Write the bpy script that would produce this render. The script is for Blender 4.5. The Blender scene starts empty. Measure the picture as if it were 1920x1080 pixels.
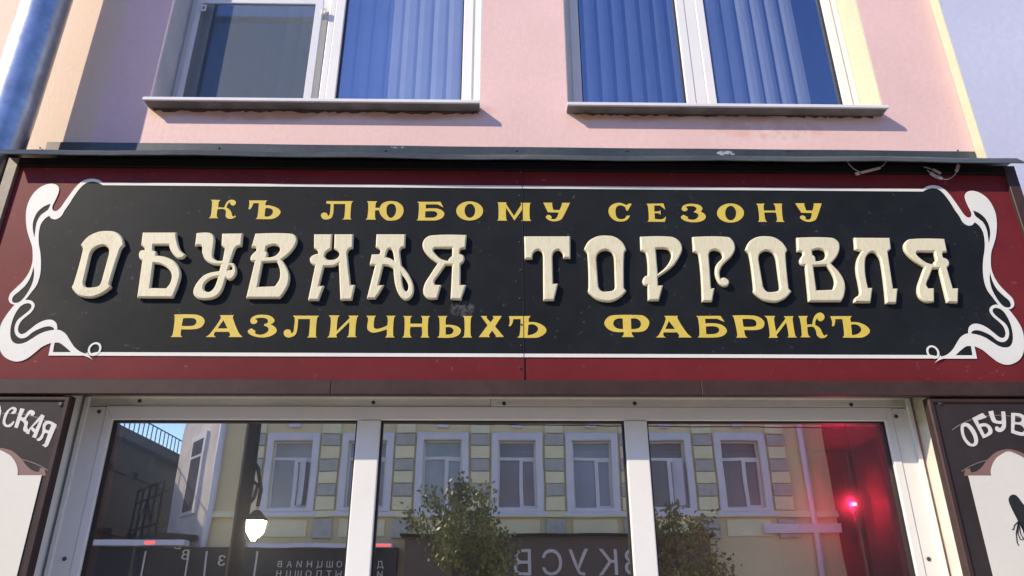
import bpy, bmesh, math, random
from mathutils import Vector, Matrix
random.seed(7)
scene = bpy.context.scene
COL = scene.collection

# ------------------------------------------------------------------ camera
F = 1390.0                      # focal length in pixels of a 1920 px wide picture
YAW, PITCH, ROLL = 0.02076683, 0.4141579, -0.00318438
CAM = Vector((0.0, -2.9, 1.65))
fw = Vector((math.sin(YAW) * math.cos(PITCH), math.cos(YAW) * math.cos(PITCH), math.sin(PITCH)))
rt0 = Vector((math.cos(YAW), -math.sin(YAW), 0)); up0 = rt0.cross(fw)
rt = math.cos(ROLL) * rt0 + math.sin(ROLL) * up0
up = -math.sin(ROLL) * rt0 + math.cos(ROLL) * up0
cam = bpy.data.cameras.new('camera'); cam_ob = bpy.data.objects.new('camera', cam); COL.objects.link(cam_ob)
cam.sensor_fit = 'HORIZONTAL'; cam.sensor_width = 36; cam.lens = 36 * F / 1920
cam.clip_start = 0.05; cam.clip_end = 2000
m = Matrix((rt, up, -fw)).transposed().to_4x4(); m.translation = CAM
cam_ob.matrix_world = m
scene.camera = cam_ob

# ------------------------------------------------------------------ light
SUN = Vector((-1.5, -1.0, 1.2)).normalized()
elev = math.asin(SUN.z)
world = bpy.data.worlds.new('World'); scene.world = world; world.use_nodes = True
nt = world.node_tree
sky = nt.nodes.new('ShaderNodeTexSky'); sky.sky_type = 'NISHITA'; sky.sun_disc = False
sky.sun_elevation = elev; sky.sun_rotation = math.atan2(SUN.x, SUN.y)
sky.air_density = 1.35; sky.dust_density = 0.0; sky.ozone_density = 6.0
bg = nt.nodes['Background']; bg.inputs[1].default_value = 0.15
hs = nt.nodes.new('ShaderNodeHueSaturation'); hs.inputs['Saturation'].default_value = 1.08; hs.inputs['Hue'].default_value = 0.522
nt.links.new(sky.outputs[0], hs.inputs['Color']); nt.links.new(hs.outputs[0], bg.inputs[0])
sl = bpy.data.lights.new('sun', 'SUN'); sl.energy = 3.3; sl.angle = math.radians(0.5); sl.color = (1.0, 0.86, 0.66)
so = bpy.data.objects.new('sun', sl); COL.objects.link(so); so.rotation_euler = SUN.to_track_quat('Z', 'Y').to_euler(); so.location = (-6, -4, 9)
vs = scene.view_settings
scene.display_settings.display_device = 'sRGB'
vs.view_transform = 'Standard'; vs.look = 'None'; vs.exposure = 0.80; vs.gamma = 1; vs.use_curve_mapping = False

# ------------------------------------------------------------------ helpers
def at(px, py, Y):
    v = (px - 960) / F * rt - (py - 540) / F * up + fw
    return CAM + v * ((Y - CAM.y) / v.y)

GLASS_Y = -0.060
def mir(px, py, d):
    """real point whose mirror image in the shop glass stands d metres behind the facade"""
    p = at(px, py, d)
    return Vector((p.x, 2 * GLASS_Y - d, p.z))

def tag(o, label=None, cat=None, group=None, kind=None):
    if label: o['label'] = label
    if cat: o['category'] = cat
    if group: o['group'] = group
    if kind: o['kind'] = kind
    return o

def thing(name, loc, label, cat, group=None):
    o = bpy.data.objects.new(name, None); COL.objects.link(o); o.location = loc
    o.empty_display_size = 0.1
    return tag(o, label, cat, group)

def root_of(o):
    loc = Vector((0, 0, 0))
    while o is not None:
        loc = loc + Vector(o.location); o = o.parent
    return loc

def link(name, me, mat, parent=None, smooth=False, bevel=0.0):
    o = bpy.data.objects.new(name, me); COL.objects.link(o)
    if parent is not None:
        off = root_of(parent)
        me.transform(Matrix.Translation(-off))
        o.parent = parent
    else:
        xs = [v.co for v in me.vertices]
        c = Vector((sum(v.x for v in xs) / len(xs), sum(v.y for v in xs) / len(xs), min(v.z for v in xs)))
        me.transform(Matrix.Translation(-c)); o.location = c
    if mat: me.materials.append(mat)
    if smooth:
        for p in me.polygons: p.use_smooth = True
    if bevel:
        b = o.modifiers.new('bevel', 'BEVEL'); b.width = bevel; b.segments = 2; b.limit_method = 'ANGLE'
        b.angle_limit = math.radians(40)
    return o

class MB:
    def __init__(s): s.v = []; s.f = []
    def box(s, x0, x1, y0, y1, z0, z1):
        n = len(s.v)
        s.v += [(x0, y0, z0), (x1, y0, z0), (x1, y1, z0), (x0, y1, z0), (x0, y0, z1), (x1, y0, z1), (x1, y1, z1), (x0, y1, z1)]
        s.f += [(n, n+3, n+2, n+1), (n+4, n+5, n+6, n+7), (n, n+1, n+5, n+4), (n+1, n+2, n+6, n+5), (n+2, n+3, n+7, n+6), (n+3, n, n+4, n+7)]
        return s
    def obox(s, c, ax, ay, az):
        """box from centre and three half-axis vectors"""
        n = len(s.v); c = Vector(c); ax = Vector(ax); ay = Vector(ay); az = Vector(az)
        for k in (-1, 1):
            for (i, j) in ((-1, -1), (1, -1), (1, 1), (-1, 1)):
                s.v.append(tuple(c + i * ax + j * ay + k * az))
        s.f += [(n, n+3, n+2, n+1), (n+4, n+5, n+6, n+7), (n, n+1, n+5, n+4), (n+1, n+2, n+6, n+5), (n+2, n+3, n+7, n+6), (n+3, n, n+4, n+7)]
        return s
    def tube(s, pts, r, seg=12, cap=True):
        pts = [Vector(p) for p in pts]; rs = r if isinstance(r, (list, tuple)) else [r] * len(pts)
        n0 = len(s.v); t0 = (pts[1] - pts[0]).normalized()
        a = t0.orthogonal().normalized()
        for i, p in enumerate(pts):
            if i == 0: t = t0
            elif i == len(pts) - 1: t = (pts[i] - pts[i-1]).normalized()
            else: t = ((pts[i+1] - pts[i]).normalized() + (pts[i] - pts[i-1]).normalized()).normalized()
            a = (a - t * a.dot(t)).normalized(); b = t.cross(a)
            for k in range(seg):
                an = 2 * math.pi * k / seg
                s.v.append(tuple(p + (a * math.cos(an) + b * math.sin(an)) * rs[i]))
        for i in range(len(pts) - 1):
            for k in range(seg):
                q = n0 + i * seg
                s.f.append((q + k, q + (k+1) % seg, q + seg + (k+1) % seg, q + seg + k))
        if cap:
            s.f.append(tuple(n0 + k for k in reversed(range(seg))))
            q = n0 + (len(pts) - 1) * seg
            s.f.append(tuple(q + k for k in range(seg)))
        return s
    def quad(s, a, b, c, d):
        n = len(s.v); s.v += [tuple(a), tuple(b), tuple(c), tuple(d)]; s.f.append((n, n+1, n+2, n+3)); return s
    def build(s, name, mat, parent=None, smooth=False, bevel=0.0):
        me = bpy.data.meshes.new(name); me.from_pydata(s.v, [], s.f); me.update()
        return link(name, me, mat, parent, smooth, bevel)

def smooth_path(pts, n=6):
    """closed path; points are (x, y, smooth?) -> dense list of (x, y)"""
    out = []; N = len(pts)
    for i in range(N):
        p0, p1, p2, p3 = pts[i-1], pts[i], pts[(i+1) % N], pts[(i+2) % N]
        if not p1[2] and not p2[2]:
            out.append((p1[0], p1[1])); continue
        ch = math.hypot(p2[0]-p1[0], p2[1]-p1[1]) + 1e-9
        def tan(a, b, c):
            tx, ty = c[0]-a[0], c[1]-a[1]; L = math.hypot(tx, ty) + 1e-9
            return tx/L, ty/L
        t1 = tan(p0, p1, p2) if p1[2] else None
        t2 = tan(p1, p2, p3) if p2[2] else None
        h = ch / 3.0
        b1 = (p1[0]+t1[0]*h, p1[1]+t1[1]*h) if t1 else None
        b2 = (p2[0]-t2[0]*h, p2[1]-t2[1]*h) if t2 else None
        if b1 is None: b1 = ((p1[0]*2+b2[0])/3, (p1[1]*2+b2[1])/3)
        if b2 is None: b2 = ((p2[0]*2+b1[0])/3, (p2[1]*2+b1[1])/3)
        for k in range(n):
            t = k / n; u = 1 - t
            out.append((u**3*p1[0]+3*u*u*t*b1[0]+3*u*t*t*b2[0]+t**3*p2[0], u**3*p1[1]+3*u*u*t*b1[1]+3*u*t*t*b2[1]+t**3*p2[1]))
    return out

def parse(s):
    r = []
    for t in s.replace(';', ' ').split():
        sm = t.endswith('*'); a, b = t.rstrip('*').split(',')
        r.append((float(a), float(b), sm))
    return r

def circ(cx, cy, rx, ry, n=20):
    return [(cx + rx*math.cos(2*math.pi*k/n), cy + ry*math.sin(2*math.pi*k/n)) for k in range(n)]

def stroke(pts, w):
    """open polyline (world x, z) -> closed outline of width w"""
    L = []; R = []
    for i, p in enumerate(pts):
        a = pts[max(i-1, 0)]; b = pts[min(i+1, len(pts)-1)]
        dx, dy = b[0]-a[0], b[1]-a[1]; l = math.hypot(dx, dy) + 1e-9
        nx, ny = -dy/l*w/2, dx/l*w/2
        L.append((p[0]+nx, p[1]+ny)); R.append((p[0]-nx, p[1]-ny))
    return L + R[::-1]

def sheet(name, contours, yback, yfront, mat, parent=None, bevel=0.0, res=0):
    """flat outline in the x-z plane (even-odd filled), from yback out to yfront"""
    cu = bpy.data.curves.new(name, 'CURVE'); cu.dimensions = '2D'; cu.fill_mode = 'BOTH'
    th = yback - yfront
    cu.extrude = max(th / 2 - bevel, 0.0); cu.bevel_depth = bevel; cu.bevel_resolution = res; cu.offset = -bevel
    for c in contours:
        sp = cu.splines.new('POLY'); sp.points.add(len(c) - 1); sp.use_cyclic_u = True
        for p, q in zip(sp.points, c): p.co = (q[0], q[1], 0, 1)
    o = bpy.data.objects.new('tmp', cu); COL.objects.link(o)
    dg = bpy.context.evaluated_depsgraph_get()
    me = bpy.data.meshes.new_from_object(o.evaluated_get(dg))
    bpy.data.objects.remove(o); bpy.data.curves.remove(cu)
    me.materials.clear()
    for p in me.polygons: p.use_smooth = False
    me.transform(Matrix.Translation((0, (yback + yfront) / 2, 0)) @ Matrix.Rotation(math.pi/2, 4, 'X'))
    me.name = name
    return link(name, me, mat, parent)

def rect(x0, x1, z0, z1): return [(x0, z0), (x1, z0), (x1, z1), (x0, z1)]

# ------------------------------------------------------------------ materials
def N(nt, t, **k):
    n = nt.nodes.new(t)
    for a, b in k.items(): setattr(n, a, b)
    return n

def mat(name, col, rough=0.6, metal=0.0, var=0.08, vscale=3.0, fine=0.0, fscale=60.0, bump=0.0, bscale=80.0, stretch=None, spec=0.5, col2=None, streak=0.5, emis=None, estr=0.0):
    """procedural paint / plaster / metal: base colour with two-scale mottling and a bump"""
    m = bpy.data.materials.new(name); m.use_nodes = True; nt = m.node_tree; L = nt.links.new
    b = nt.nodes['Principled BSDF']; b.inputs['Roughness'].default_value = rough; b.inputs['Metallic'].default_value = metal
    b.inputs['Specular IOR Level'].default_value = spec
    g = N(nt, 'ShaderNodeNewGeometry')
    mp = N(nt, 'ShaderNodeMapping'); L(g.outputs['Position'], mp.inputs[0])
    if stretch: mp.inputs['Scale'].default_value = stretch
    n1 = N(nt, 'ShaderNodeTexNoise'); n1.inputs['Scale'].default_value = vscale; n1.inputs['Detail'].default_value = 6; L(mp.outputs[0], n1.inputs['Vector'])
    c2 = col2 or tuple(c * (1 - 2.2 * var) for c in col)
    c1 = col if col2 else tuple(min(c * (1 + 1.2 * var), 1) for c in col)
    ramp = N(nt, 'ShaderNodeMapRange'); ramp.inputs[1].default_value = 0.5 - streak / 2 + (0.12 if col2 else 0); ramp.inputs[2].default_value = 0.5 + streak / 2 + (0.12 if col2 else 0); L(n1.outputs[0], ramp.inputs[0])
    mx = N(nt, 'ShaderNodeMix', data_type='RGBA'); L(ramp.outputs[0], mx.inputs[0])
    mx.inputs[6].default_value = (*c1, 1); mx.inputs[7].default_value = (*c2, 1)
    out = mx.outputs[2]
    if fine:
        n2 = N(nt, 'ShaderNodeTexNoise'); n2.inputs['Scale'].default_value = fscale; n2.inputs['Detail'].default_value = 5; L(mp.outputs[0], n2.inputs['Vector'])
        r2 = N(nt, 'ShaderNodeMapRange'); r2.inputs[1].default_value = 0.3; r2.inputs[2].default_value = 0.7; r2.inputs[3].default_value = 1 - fine; r2.inputs[4].default_value = 1 + fine; L(n2.outputs[0], r2.inputs[0])
        mm = N(nt, 'ShaderNodeVectorMath', operation='SCALE'); L(out, mm.inputs[0]); L(r2.outputs[0], mm.inputs['Scale'])
        out = mm.outputs[0]
    L(out, b.inputs['Base Color'])
    if bump:
        n3 = N(nt, 'ShaderNodeTexNoise'); n3.inputs['Scale'].default_value = bscale; n3.inputs['Detail'].default_value = 4; L(mp.outputs[0], n3.inputs['Vector'])
        bp = N(nt, 'ShaderNodeBump'); bp.inputs['Strength'].default_value = 1.0; bp.inputs['Distance'].default_value = bump; L(n3.outputs[0], bp.inputs['Height']); L(bp.outputs[0], b.inputs['Normal'])
    if emis:
        b.inputs['Emission Color'].default_value = (*emis, 1); b.inputs['Emission Strength'].default_value = estr
    m['base_out'] = 0
    return m

def add_patch(m, centre, size, col, nscale=25.0, thr=0.5, soft=0.08, amount=1.0):
    """a stain with a ragged outline: an ellipsoid of the given size round a world point, broken up by noise"""
    nt = m.node_tree; L = nt.links.new; b = nt.nodes['Principled BSDF']
    src = b.inputs['Base Color'].links[0].from_socket
    g = N(nt, 'ShaderNodeNewGeometry')
    s = N(nt, 'ShaderNodeVectorMath', operation='SUBTRACT'); L(g.outputs['Position'], s.inputs[0]); s.inputs[1].default_value = centre
    d = N(nt, 'ShaderNodeVectorMath', operation='DIVIDE'); L(s.outputs[0], d.inputs[0]); d.inputs[1].default_value = size
    ln = N(nt, 'ShaderNodeVectorMath', operation='LENGTH'); L(d.outputs[0], ln.inputs[0])
    fall = N(nt, 'ShaderNodeMapRange'); fall.inputs[1].default_value = 0.55; fall.inputs[2].default_value = 1.0; fall.inputs[3].default_value = 1.0; fall.inputs[4].default_value = 0.0; L(ln.outputs['Value'], fall.inputs[0])
    no = N(nt, 'ShaderNodeTexNoise'); no.inputs['Scale'].default_value = nscale; no.inputs['Detail'].default_value = 7; no.inputs['Roughness'].default_value = 0.65; L(g.outputs['Position'], no.inputs['Vector'])
    mu = N(nt, 'ShaderNodeMath', operation='MULTIPLY'); L(fall.outputs[0], mu.inputs[0]); L(no.outputs[0], mu.inputs[1])
    st = N(nt, 'ShaderNodeMapRange'); st.inputs[1].default_value = thr - soft; st.inputs[2].default_value = thr + soft; st.inputs[4].default_value = amount; L(mu.outputs[0], st.inputs[0])
    mx = N(nt, 'ShaderNodeMix', data_type='RGBA'); L(st.outputs[0], mx.inputs[0]); L(src, mx.inputs[6]); mx.inputs[7].default_value = (*col, 1)
    L(mx.outputs[2], b.inputs['Base Color'])

def glass(name, refl, tint=(0.9, 0.93, 1.0), trans=(0.8, 0.85, 0.85), wave=0.0, wscale=(1.0, 1.0, 1.0), rough=0.0, haze=0.0):
    m = bpy.data.materials.new(name); m.use_nodes = True; nt = m.node_tree; nt.nodes.clear(); L = nt.links.new
    o = N(nt, 'ShaderNodeOutputMaterial'); mx = N(nt, 'ShaderNodeMixShader'); gl = N(nt, 'ShaderNodeBsdfGlossy'); tr = N(nt, 'ShaderNodeBsdfTransparent')
    gl.inputs['Roughness'].default_value = rough; gl.inputs['Color'].default_value = (*tint, 1); tr.inputs['Color'].default_value = (*trans, 1)
    mx.inputs[0].default_value = refl; L(tr.outputs[0], mx.inputs[1]); L(mx.outputs[0], o.inputs[0])
    g2 = N(nt, 'ShaderNodeBsdfGlossy'); g2.inputs['Roughness'].default_value = 0.22; g2.inputs['Color'].default_value = (*tint, 1)
    mg = N(nt, 'ShaderNodeMixShader'); mg.inputs[0].default_value = haze; L(gl.outputs[0], mg.inputs[1]); L(g2.outputs[0], mg.inputs[2]); L(mg.outputs[0], mx.inputs[2])
    if wave:
        g = N(nt, 'ShaderNodeNewGeometry'); mp = N(nt, 'ShaderNodeMapping'); mp.inputs['Scale'].default_value = wscale; L(g.outputs['Position'], mp.inputs[0])
        n = N(nt, 'ShaderNodeTexNoise'); n.inputs['Scale'].default_value = 1.0; n.inputs['Detail'].default_value = 2; L(mp.outputs[0], n.inputs['Vector'])
        bp = N(nt, 'ShaderNodeBump'); bp.inputs['Distance'].default_value = wave; L(n.outputs[0], bp.inputs['Height']); L(bp.outputs[0], gl.inputs['Normal'])
    return m

M = {}
M['pink'] = mat('pink_plaster', (0.74, 0.51, 0.475), 0.62, var=0.06, vscale=1.3, fine=0.03, fscale=35, bump=0.0012, bscale=55)
M['peach'] = mat('peach_plaster', (0.71, 0.54, 0.41), 0.65, var=0.03, vscale=1.5, fine=0.025, fscale=40, bump=0.001, bscale=60)
M['lavender'] = mat('pale_lavender_plaster', (0.50, 0.52, 0.66), 0.7, var=0.05, vscale=1.1, fine=0.03, fscale=30, bump=0.0015, bscale=30)
M['cream'] = mat('cream_plaster', (0.57, 0.55, 0.39), 0.7, var=0.04, vscale=4, fine=0.05, fscale=50, bump=0.0015, bscale=40)
M['revealg'] = mat('pale_grey_plaster', (0.52, 0.53, 0.55), 0.7, var=0.06, vscale=5, fine=0.06, fscale=40, bump=0.003, bscale=35)
M['pvc'] = mat('white_window_plastic', (0.74, 0.74, 0.71), 0.35, var=0.02, vscale=3, fine=0.015, fscale=20, bump=0.0002, bscale=20)
M['pvc_old'] = mat('weathered_window_plastic', (0.66, 0.65, 0.55), 0.4, var=0.06, vscale=4, fine=0.05, fscale=25, bump=0.0003, bscale=30, stretch=(1, 1, 4))
M['sill'] = mat('white_sheet_metal', (0.66, 0.67, 0.68), 0.35, var=0.03, vscale=6, fine=0.03, bump=0.0003, bscale=15)
M['gasketg'] = mat('dark_grey_underside', (0.22, 0.21, 0.20), 0.8, var=0.2, vscale=9)  # dark grey-brown board under each sill, darker than the sill metal
M['gasket'] = mat('black_rubber', (0.012, 0.012, 0.014), 0.5, var=0.1)
M['screw'] = mat('dark_screw', (0.10, 0.095, 0.085), 0.4, metal=0.6, var=0.2, vscale=200)
M['red'] = mat('red_sign_paint', (0.135, 0.017, 0.020), 0.5, var=0.09, vscale=1.6, fine=0.07, fscale=9, bump=0.0016, bscale=2.2, spec=0.14)
M['black'] = mat('black_sign_paint', (0.0125, 0.0150, 0.0170), 0.55, var=0.17, vscale=1.3, fine=0.14, fscale=14, bump=0.0016, bscale=2.2, spec=0.12)
M['white'] = mat('white_sign_paint', (0.66, 0.66, 0.62), 0.5, var=0.03, vscale=5, fine=0.02, spec=0.4)
M['gold'] = mat('gold_sign_paint', (0.60, 0.46, 0.075), 0.48, var=0.04, vscale=20, fine=0.04, fscale=120, spec=0.4)
M['goldedge'] = mat('pale_letter_edging', (0.50, 0.44, 0.26), 0.5, var=0.04, vscale=20)
M['brown'] = mat('brown_sign_frame', (0.048, 0.027, 0.024), 0.5, var=0.12, vscale=5, fine=0.12, fscale=30, bump=0.0005, bscale=25, stretch=(1, 1, 1), spec=0.25)
M['shaderail'] = mat('shade_toned_top_rail', (0.010, 0.009, 0.009), 0.7, spec=0.1)  # brown rail made near-black: the shade under the flashing is in its colour
M['frameside'] = mat('weathered_brown_trim', (0.16, 0.12, 0.085), 0.5, var=0.12, vscale=9, fine=0.15, fscale=40, bump=0.0006, bscale=30)
M['flash'] = mat('dark_green_grey_flashing', (0.048, 0.058, 0.054), 0.36, var=0.18, vscale=4, fine=0.15, fscale=40, bump=0.0010, bscale=7, spec=0.5)
M['letter'] = mat('cream_painted_wood', (0.65, 0.61, 0.43), 0.5, var=0.0, vscale=120, bump=0.00012, bscale=110, stretch=(1.6, 1.6, 0.2), col2=(0.54, 0.48, 0.31), streak=0.30, fine=0.04, fscale=140)
M['board'] = mat('dark_brown_board', (0.034, 0.027, 0.028), 0.5, spec=0.2, var=0.1, vscale=4, fine=0.08, fscale=20, bump=0.0004, bscale=12)
M['panelw'] = mat('cream_white_board', (0.62, 0.61, 0.55), 0.5, var=0.02, vscale=4, fine=0.015)
M['mould'] = mat('painted_brown_pink_moulding', (0.20, 0.115, 0.10), 0.5, var=0.05)
M['sletter'] = mat('pale_painted_lettering', (0.60, 0.59, 0.56), 0.5, var=0.05, vscale=40)
M['line'] = mat('thin_painted_line', (0.16, 0.13, 0.125), 0.5)
M['boot'] = mat('black_painted_boot', (0.018, 0.02, 0.02), 0.4, var=0.2, vscale=30)
M['galv'] = mat('galvanised_steel', (0.42, 0.46, 0.50), 0.34, metal=0.92, var=0.10, vscale=9, fine=0.14, fscale=28, bump=0.0012, bscale=16)
M['woodside'] = mat('glossy_brown_panel', (0.07, 0.036, 0.030), 0.22, var=0.1, vscale=5)
M['wood'] = mat('dark_brown_panelling', (0.085, 0.045, 0.038), 0.62, var=0.12, vscale=6, fine=0.1, fscale=30, stretch=(6, 6, 0.6))
M['tag'] = mat('grey_plastic_connector', (0.36, 0.31, 0.30), 0.5)
M['cable'] = mat('grey_wire', (0.30, 0.26, 0.26), 0.5)
M['blind'] = mat('blue_blind_fabric', (0.62, 0.62, 0.58), 0.7, var=0.05, vscale=3, fine=0.05, fscale=200)
M['blindg'] = mat('grey_blind_fabric', (0.085, 0.13, 0.155), 0.7, var=0.05, vscale=3)
M['room'] = mat('dim_room_plaster', (0.25, 0.27, 0.30), 0.8)
M['screen'] = None
M['glass_up'] = glass('upper_window_glass', 0.20, (0.80, 0.88, 1.0), (0.88, 0.91, 0.95), 0.0008, (1.2, 1, 0.8))
M['glass_shop'] = glass('reflective_shop_glass', 0.66, (1.0, 0.95, 0.84), (0.78, 0.76, 0.74), 0.00034, (2.2, 1, 2.0), haze=0.12)
# opposite side of the street (seen as a reflection)
M['yel'] = mat('yellow_facade', (0.74, 0.62, 0.37), 0.8, var=0.06, vscale=0.8, fine=0.04, bump=0.003, bscale=12)
M['pale'] = mat('pale_yellow_rustication', (0.80, 0.75, 0.50), 0.8, var=0.06, vscale=2)
M['grey'] = mat('grey_rustication', (0.45, 0.46, 0.43), 0.85, var=0.1, vscale=6, bump=0.01, bscale=14)
M['trim'] = mat('lilac_white_trim', (0.70, 0.70, 0.78), 0.7, var=0.04)
M['wglass'] = mat('far_window_glass', (0.26, 0.30, 0.40), 0.15, var=0.15, vscale=0.8)
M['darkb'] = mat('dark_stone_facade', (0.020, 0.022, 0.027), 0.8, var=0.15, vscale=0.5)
M['fascia'] = mat('dark_brown_fascia', (0.10, 0.068, 0.055), 0.5, var=0.08)
M['iron'] = mat('black_iron', (0.012, 0.012, 0.013), 0.9, spec=0.1)
M['asphalt'] = mat('worn_street_paving', (0.30, 0.275, 0.245), 0.85, var=0.12, vscale=0.7, fine=0.2, fscale=80, bump=0.004, bscale=90)
M['paving'] = mat('grey_paving', (0.46, 0.42, 0.36), 0.8, var=0.1, vscale=0.9, fine=0.1, fscale=30, bump=0.004, bscale=30)
M['leaf'] = mat('green_leaves', (0.20, 0.215, 0.045), 0.55, var=0.35, vscale=2.0)
M['bark'] = mat('bark', (0.09, 0.065, 0.045), 0.85, var=0.2, vscale=8, bump=0.01, bscale=20)
M['lampg'] = mat('lit_lantern_glass', (0.9, 0.9, 0.9), 0.3, emis=(1.0, 0.96, 0.88), estr=9.0)
M['redlight'] = mat('lit_red_lens', (0.6, 0.02, 0.05), 0.25, emis=(1.0, 0.02, 0.12), estr=5.0)
M['redcore'] = mat('lit_red_core', (0.9, 0.4, 0.4), 0.3, emis=(1.0, 0.45, 0.55), estr=14.0)
M['redstrip'] = mat('red_light_strip', (0.6, 0.05, 0.05), 0.3, emis=(1.0, 0.08, 0.08), estr=1.6)
M['plantpot'] = mat('wire_black', (0.02, 0.02, 0.02), 0.6)

p = at(1712, 765, -0.1); add_patch(M['pvc_old'], tuple(p), (0.12, 0.3, 0.10), (0.36, 0.36, 0.22), 22, 0.38, 0.2, 0.7)
p = at(175, 755, -0.1); add_patch(M['pvc_old'], tuple(p), (0.2, 0.3, 0.06), (0.38, 0.38, 0.28), 22, 0.38, 0.2, 0.6)
# stains that belong to the painted surfaces
add_patch(M['black'], tuple(at(866, 578, -0.248)), (0.075, 0.1, 0.055), (0.10, 0.10, 0.105), 70, 0.50, 0.12, 0.75)
add_patch(M['black'], (0.08, -0.248, 2.9), (6, 3, 3), (0.10, 0.10, 0.11), 34, 0.67, 0.03, 0.5)
add_patch(M['black'], (-1.9, -0.248, 2.6), (0.5, 0.3, 0.35), (0.032, 0.030, 0.026), 4, 0.42, 0.2, 0.8)
add_patch(M['red'], (0.08, -0.248, 2.9), (6, 3, 3), (0.24, 0.10, 0.10), 30, 0.67, 0.03, 0.5)
for (px_, py_) in ((185, 455), (180, 545), (1135, 490)):
    add_patch(M['letter'], tuple(at(px_, py_, -0.265)), (0.10, 0.2, 0.08), (0.42, 0.34, 0.20), 75, 0.50, 0.16, 0.5)
add_patch(M['flash'], tuple(at(1362, 287, -0.004)), (0.07, 0.1, 0.022), (0.40, 0.41, 0.45), 75, 0.47, 0.03, 0.9)
add_patch(M['flash'], tuple(at(745, 276, -0.004)), (0.06, 0.1, 0.012), (0.3, 0.3, 0.3), 90, 0.52, 0.03, 0.7)
for (a, b_, c) in ((330, 640, 0), (640, 890, 0), (1090, 1300, 0), (1290, 1500, 0), (1480, 1640, 0)):
    p = at((a + b_) / 2, 205, 0); w = (at(b_, 205, 0) - at(a, 205, 0)).x
    add_patch(M['pink'], (p.x, 0, p.z), (w * 0.75, 0.2, 0.085), (0.42, 0.21, 0.13), 9, 0.30, 0.2, 0.7)
p = at(1440, 243, 0); add_patch(M['pink'], tuple(p), (0.42, 0.2, 0.10), (0.56, 0.32, 0.28), 16, 0.46, 0.10, 0.40)
p = at(1465, 255, 0); add_patch(M['pink'], tuple(p), (0.26, 0.2, 0.07), (0.70, 0.60, 0.57), 38, 0.50, 0.05, 0.55)
p = at(1350, 262, 0); add_patch(M['pink'], tuple(p), (0.14, 0.2, 0.04), (0.68, 0.57, 0.54), 50, 0.50, 0.04, 0.6)
p = at(1110, 212, 0); add_patch(M['pink'], tuple(p), (0.12, 0.2, 0.06), (0.60, 0.33, 0.13), 12, 0.36, 0.15, 0.8)
p = at(302, 208, 0); add_patch(M['pink'], tuple(p), (0.08, 0.2, 0.06), (0.66, 0.42, 0.17), 12, 0.36, 0.15, 0.8)

# ------------------------------------------------------------------ ground
g = MB().box(-60, 60, -60, 30, -0.02, 0.0).build('street', M['asphalt']); tag(g, kind='structure')
g = MB().box(-40, 40, -4.6, 0.4, 0.0, 0.12).build('pavement', M['paving'], bevel=0.01); tag(g, kind='structure')
g = MB().box(-40, 40, -30.0, -13.6, 0.0, 0.12).build('far_pavement', M['paving'], bevel=0.01); tag(g, kind='structure')

# ------------------------------------------------------------------ the pink building
XL, XR = -1.597, 1.633           # inner faces of the shop window opening
X0, X1 = -1.883, 2.247           # pink wall
W1 = (-1.657, -0.088, 3.885, 5.85)
W2 = (0.330, 1.861, 3.885, 5.85)
bld = thing('pink_building', (0.18, 0.2, 0), 'pink plastered building front with two blind-covered windows above a shop window', 'building')
sheet('wall', [rect(X0, X1, 0.0, 8.5), rect(*W1), rect(*W2), rect(XL - 0.02, XR + 0.02, 0.7, 2.45)], 0.36, 0.0, M['pink'], bld)

def upper_window(W, left):
    x0, x1, z0, z1 = W
    FY = 0.17
    rv = MB()
    rv.box(x0, x0 + 0.004, 0.002, 0.30, z0, z1).box(x1 - 0.004, x1, 0.002, 0.30, z0, z1).box(x0 + 0.004, x1 - 0.004, 0.002, 0.30, z1 - 0.004, z1)
    # the window is its outer frame
    fo = MB()
    t = 0.062
    fo.box(x0 + 0.004, x0 + t, FY, FY + 0.07, z0, z1 - 0.004).box(x1 - t, x1 - 0.004, FY, FY + 0.07, z0, z1 - 0.004)
    fo.box(x0 + t, x1 - t, FY, FY + 0.07, z0, z0 + 0.05).box(x0 + t, x1 - t, FY, FY + 0.07, z1 - t, z1 - 0.004)
    win = fo.build('window', M['pvc'], bld, bevel=0.004)
    rv.build('reveal', M['revealg' if left else 'cream'], win)
    return win, FY

def sash(win, xa, xb, za, zb, y, w, gl, blinds=True):
    s = sheet('sash', [rect(xa, xb, za, zb), rect(xa + w, xb - w, za + w, zb - w)], y + 0.05, y, M['pvc'], win, bevel=0.004)
    sheet('gasket', [rect(xa + w, xb - w, za + w, zb - w), rect(xa + w + 0.007, xb - w - 0.007, za + w + 0.007, zb - w - 0.007)], y + 0.04, y + 0.012, M['gasket'], win)
    MB().box(xa + w, xb - w, y + 0.022, y + 0.028, za + w, zb - w).build('pane', gl, win)

def blind(win, xa, xb, z0, z1, y, step, ang, material, stop=None):
    b = MB(); x = xa + step / 2
    while x < (stop if stop is not None else xb):
        a = math.radians(ang + random.uniform(-3, 3)); hw = step * 0.56
        c, s_ = math.cos(a) * hw, math.sin(a) * hw
        p = [(-1, 0.0), (-0.4, 0.006), (0.4, 0.006), (1, 0.0)]
        for (u0, d0), (u1, d1) in zip(p, p[1:]):
            b.quad((x + u0*c - d0*math.sin(a), y + u0*s_ - d0*math.cos(a), z0), (x + u1*c - d1*math.sin(a), y + u1*s_ - d1*math.cos(a), z0),
                   (x + u1*c - d1*math.sin(a), y + u1*s_ - d1*math.cos(a), z1), (x + u0*c - d0*math.sin(a), y + u0*s_ - d0*math.cos(a), z1))
        x += step
    return b.build('vertical_blind', material, win)

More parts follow.
